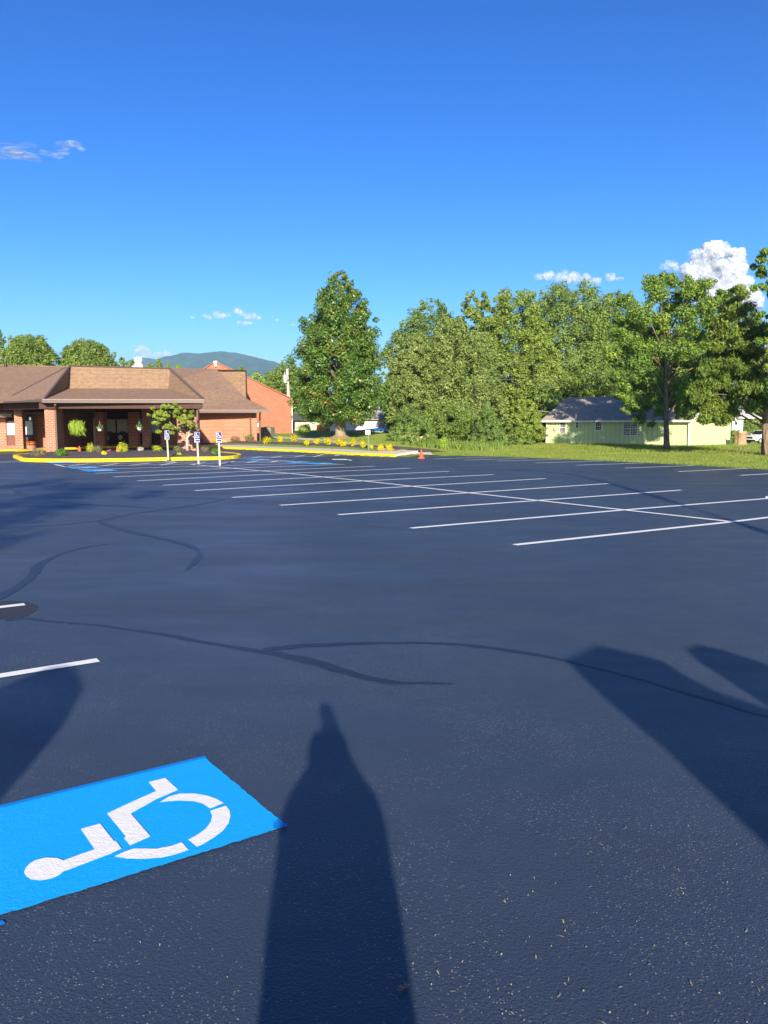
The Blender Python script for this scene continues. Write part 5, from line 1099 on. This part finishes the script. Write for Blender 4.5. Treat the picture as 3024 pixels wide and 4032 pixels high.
# ------------------------------------------------------------------ litter on the asphalt near the camera
M_STRAW = leafmat('straw', [(.2, (.20, .18, .11)), (.6, (.33, .31, .21)), (.9, (.27, .23, .17))], .8, .1)
mb = MB()
for i in range(130):
    px = random.uniform(0, 3024); py = 3024+random.random()**.6*1050
    if random.random() < .55: px = random.uniform(1650, 3024)
    p = gp(px, py); 
    if -2.2 < p.x < -.5 and 3.0 < p.y < 4.7: continue
    a = random.uniform(0, 6.28); l = random.choice([.008, .01, .012, .018, .03]); d = V((math.cos(a), math.sin(a), 0)); n_ = V((-d.y, d.x, 0))*random.uniform(.0012, .0028)
    k = V((0, 0, .004)); c = p+k; m1 = c+d*l*.5+V((-d.y, d.x, 0))*l*random.uniform(-.25, .25)+V((0, 0, .003)); e_ = c+d*l
    mb.poly(c-n_, m1-n_, m1+n_, c+n_); mb.poly(m1-n_, e_-n_*.5, e_+n_*.5, m1+n_)
o = mb.build('grass_clippings', M_STRAW); tag(o, 'scattered dry grass clippings on the near asphalt', 'litter', kind='stuff')
p = gp(1588, 3896); mb = MB()
for k in range(26):
    a = random.uniform(0, 6.28); q_ = p+V((random.gauss(0, .006), random.gauss(0, .006), .004+random.random()*.008)); mb.tube([q_, q_+V((math.cos(a)*.013, math.sin(a)*.013, random.uniform(-.003, .006)))], .0012, 3)
tag(mb.build('dry_tuft', M_STRAW), 'tiny tangled brown tuft of dry grass inside the shadow at the bottom', 'debris')
# ------------------------------------------------------------------ the photographer (behind the camera; only the shadow shows)
def skin_person():
    me = bpy.data.meshes.new('body'); J_ = {}
    x0, y0 = .045, -.26
    P_ = [('pel', (0, 0, .98), .155), ('ab', (0, .01, 1.15), .15), ('ch', (0, 0, 1.36), .18), ('nk0', (0, 0, 1.54), .08), ('nk', (0, .01, 1.62), .07), ('hd', (-.015, .01, 1.73), .10), ('hd2', (-.02, .01, 1.80), .09),
          ('sl', (-.185, 0, 1.49), .075), ('el', (-.205, .14, 1.20), .055), ('wl', (-.05, .15, 1.72), .048), ('sr', (.185, 0, 1.49), .075), ('er', (.205, .14, 1.20), .055), ('wr', (.03, .15, 1.72), .048),
          ('hl', (-.10, 0, .90), .105), ('kl', (-.12, .02, .50), .07), ('al', (-.13, 0, .10), .045), ('tl', (-.14, .14, .04), .035), ('hr', (.10, 0, .90), .105), ('kr', (.12, .02, .50), .07), ('ar', (.13, 0, .10), .045), ('tr', (.14, .14, .04), .035),
          ('pl', (-.045, .18, 1.84), .03), ('pr', (.015, .18, 1.84), .03)]
    ix = {n: i for i, (n, _, _) in enumerate(P_)}
    Ed = [('pel', 'ab'), ('ab', 'ch'), ('ch', 'nk0'), ('nk0', 'nk'), ('nk', 'hd'), ('hd', 'hd2'), ('ch', 'sl'), ('sl', 'el'), ('el', 'wl'), ('wl', 'pl'), ('ch', 'sr'), ('sr', 'er'), ('er', 'wr'), ('wr', 'pr'), ('pel', 'hl'), ('hl', 'kl'), ('kl', 'al'), ('al', 'tl'), ('pel', 'hr'), ('hr', 'kr'), ('kr', 'ar'), ('ar', 'tr')]
    vs = [p for _, p, _ in P_]; rs = [r for _, _, r in P_]; es = [(ix[a], ix[b]) for a, b in Ed]
    for sx, base in ((-1, 'pl'), (1, 'pr')):
        bx, by, bz = vs[ix[base]]
        for k in range(4):
            a0 = len(vs); vs += [(bx-sx*.0, by+.015, bz+.03+.016*k), (bx-sx*.045, by+.03, bz+.035+.018*k), (bx-sx*.06, by+.02, bz+.035+.018*k)]; rs += [.010, .009, .007]
            es += [(ix[base], a0), (a0, a0+1), (a0+1, a0+2)]
        a0 = len(vs); vs += [(bx-sx*.02, by-.01, bz+.05), (bx-sx*.035, by-.02, bz+.09)]; rs += [.011, .009]; es += [(ix[base], a0), (a0, a0+1)]
    me.from_pydata(vs, es, []); o = bpy.data.objects.new('body', me); COL.objects.link(o)
    md = o.modifiers.new('skin', 'SKIN'); 
    for i, r in enumerate(rs): me.skin_vertices[0].data[i].radius = (r*(1.25 if i in (ix['ab'], ix['ch'], ix['pel']) else 1), r)
    me.skin_vertices[0].data[0].use_root = True
    sb = o.modifiers.new('sub', 'SUBSURF'); sb.levels = 2; sb.render_levels = 2
    me.materials.append(mat('work_clothes', (.12, .14, .18), .9))
    t = empty('person', (x0, y0, 0), 'person standing behind the camera with both hands raised to hold a phone', 'person'); o.parent = t
    mb = MB(); mb.lathe((-.015, .01, 1.74), [(.125, 0), (.122, .06), (.10, .12), (.05, .15)], 14); mb.box(-.09, .07, .09, .17, 1.745, 1.76); c = mb.build('cap', mat('cap', (.05, .06, .08), .9), None); c.parent = t
    mb = MB(); n_ = 20; vs = []; pr = [(.70, .262, .17), (.85, .266, .18), (1.0, .262, .18), (1.15, .268, .19), (1.28, .262, .19), (1.42, .262, .17), (1.49, .255, .15), (1.56, .23, .13), (1.62, .185, .11), (1.68, .145, .11), (1.74, .115, .10), (1.80, .095, .09), (1.84, .07, .08)]
    for z_, a_, b_ in pr: vs += [(a_*math.cos(k*6.2832/n_), b_*math.sin(k*6.2832/n_)+.03, z_) for k in range(n_)]
    mb.add(vs, [(i*n_+k, i*n_+(k+1) % n_, (i+1)*n_+(k+1) % n_, (i+1)*n_+k) for i in range(len(pr)-1) for k in range(n_)]); c = mb.build('jacket', mat('navy_jacket', (.03, .04, .07), .9), None, smooth=True); c.parent = t
    ph = MB(); ph.box(-.038, .038, -.03, -.022, 1.86, 1.985); tag(ph.build('phone', M_BLK), 'black phone held up in both hands just behind the camera', 'phone')
try: skin_person()
except Exception as ex: print('person', ex)
# ------------------------------------------------------------------ stand-ins added out of view, shaped to throw the near shadows; and a tree
TAN = math.tan(SUN_EL)/math.hypot(SX, SY)
def caster(shadow, yb, thick, name, m, lab, cat, parent=None):
    """upright slab at y=yb whose outline is worked back from the wanted shadow"""
    k = SX/SY; pts = []
    for (sx_, sy_) in shadow: pts.append((sx_-k*(sy_-yb), (sy_-yb)*TAN))
    mb = MB(); n = len(pts)
    mb.add([(x, yb, z) for x, z in pts]+[(x, yb-thick, z) for x, z in pts], [tuple(range(n)), tuple(range(2*n-1, n-1, -1))]+[(i, i+n, (i+1) % n+n, (i+1) % n) for i in range(n)])
    o = mb.build(name, m, parent)
    if parent is None: tag(o, lab, cat)
    return o
M_SHR = noisy('standin_foliage', (.03, .07, .02), (.07, .13, .04), 30, .9, bs=1, bd=.04)

yb = -1.2; van = empty('van_standin', (3.1, yb-2, 0), 'white van stand-in added behind the camera, shaped for its shadow', 'van')  # unseen stand-in; its cross-section is fitted to the shadow at right
kx = SX/SY
vx = lambda xp: xp-kx*0+kx*yb      # x at y=yb for a sun-aligned abscissa
def prof_part(pts, y0, y1, name, m):
    pl = [(xp+kx*yb*1.0, (ys-yb)*TAN) for xp, ys in pts]; mb = MB(); n = len(pl)
    sk = kx*(y0-y1); mb.add([(x, y1, z) for x, z in pl]+[(x+sk, y0, z) for x, z in pl], [tuple(range(n)), tuple(range(2*n-1, n-1, -1))]+[(i, i+n, (i+1) % n+n, (i+1) % n) for i in range(n)])
    return mb.build(name, m, van)
G0 = yb+.35/TAN
prof_part([(2.12, G0), (4.2, G0), (4.2, 5.2), (4.1, 5.5), (3.05, 5.48), (2.88, 5.8), (2.05, 5.9)], yb-4.6, yb, 'body', M_TW_)
prof_part([(2.04, 5.8), (2.0, 6.66), (2.43, 7.1), (2.80, 6.65), (2.82, 6.2), (2.9, 5.7)], yb-.9, yb-.02, 'roof_shadow_lump', M_METAL)  # invented roof part, outlined to cast the pointed shadow
prof_part([(3.08, 5.45), (3.09, 6.62), (3.15, 6.96), (3.32, 7.13), (3.47, 6.96), (3.62, 6.5), (3.8, 5.9), (4.0, 5.45)], yb-.9, yb-.02, 'roof_shadow_knob', M_METAL)  # invented roof part, rounded to cast the second shadow finger
for x in (2.2, 3.9):
    for y in (yb-.9, yb-3.7):
        mb = MB(); mb.tube([(x-.13, y, .36), (x+.13, y, .36)], .36, 16); w = mb.build('wheel', M_TYRE, van)
mb = MB(); mb.poly((2.2, yb-4.62, 1.2), (3.8, yb-4.62, 1.2), (3.7, yb-4.62, 1.9), (2.3, yb-4.62, 1.9)); mb.build('windscreen', M_GLASS, van)
lx = -2.12+(-kx*0)+kx*(-1.0)*1.0; zt = (6.33+1.0)*TAN
lx = -2.13+kx*-1.0
ft = empty('evergreen_standin', (lx, -1, 0), 'evergreen-in-tub stand-in added behind the camera for its rounded shadow', 'plant')  # unseen plant added only to cast the round-topped shadow at left
mb = MB(); mb.lathe((lx, -1, .35), [(.40, 0), (.42, .4), (.42, zt-1.0), (.41, zt-.78), (.33, zt-.53), (.14, zt-.36)], 20); mb.build('foliage', M_SHR, ft, smooth=True)
mb = MB(); mb.lathe((lx, -1, 0), [(.3, 0), (.38, .36), (.34, .37)], 16); mb.build('tub', M_CONC, ft)
pts = [(6.4, 4, 0)]+[(xs-kx*(ys-4), 4, (ys-4)*TAN) for xs, ys in [(6.95, 14.56), (7.33, 21.42), (7.5, 28), (7.3, 31.4), (6.6, 33.4), (5.85, 34.7)]]
lp = empty('lamp_post_standin', (6.4, 4, 0), 'leaning lamp post stand-in added beside the lot, bent to cast a long thin shadow', 'lamp post')  # added post; its lean and bend follow the thin shadow across the stalls
mb = MB(); mb.tube(pts, [.16, .13, .11, .09, .08, .07, .06], 8); mb.build('post', M_METAL, lp)
mb = MB(); q_ = V(pts[-1]); mb.lathe(q_+V((-.2, 0, -.1)), [(.05, .12), (.2, .08), (.24, 0), (.1, -.06)][::-1], 10); mb.build('lamp_head', M_METAL, lp)
c = [(-8.0+random.gauss(0, 1.9), -8+random.gauss(0, 1.6), 8.6+random.gauss(0, 1.7), random.uniform(.6, 1.1), random.uniform(.5, .8)) for _ in range(52)]
mk_tree('broadleaf_tree', (-8.4, -8, 0), 12, 'tree behind the camera at the left, only its dappled shadow in the picture', LM['md'], M_BARK, c, 14000, .22, tr=.28, limbs=16, shell=.9)
# ------------------------------------------------------------------ air between the camera and the mountain
hz = MB(); hz.box(-5500, 5500, -1900, 6700, -2.2, 470); hm = bpy.data.materials.new('haze'); hm.use_nodes = True
hn = hm.node_tree.nodes; hn.remove(hn['Principled BSDF']); pv_ = hn.new('ShaderNodeVolumePrincipled'); pv_.inputs['Density'].default_value = HAZE = .00014
pv_.inputs['Color'].default_value = (.36, .62, 1, 1); pv_.inputs['Anisotropy'].default_value = 0
hm.node_tree.links.new(pv_.outputs[0], hn['Material Output'].inputs['Volume'])
o = hz.build('haze', hm); tag(o, 'pale blue haze over the far mountain', 'haze', kind='stuff')
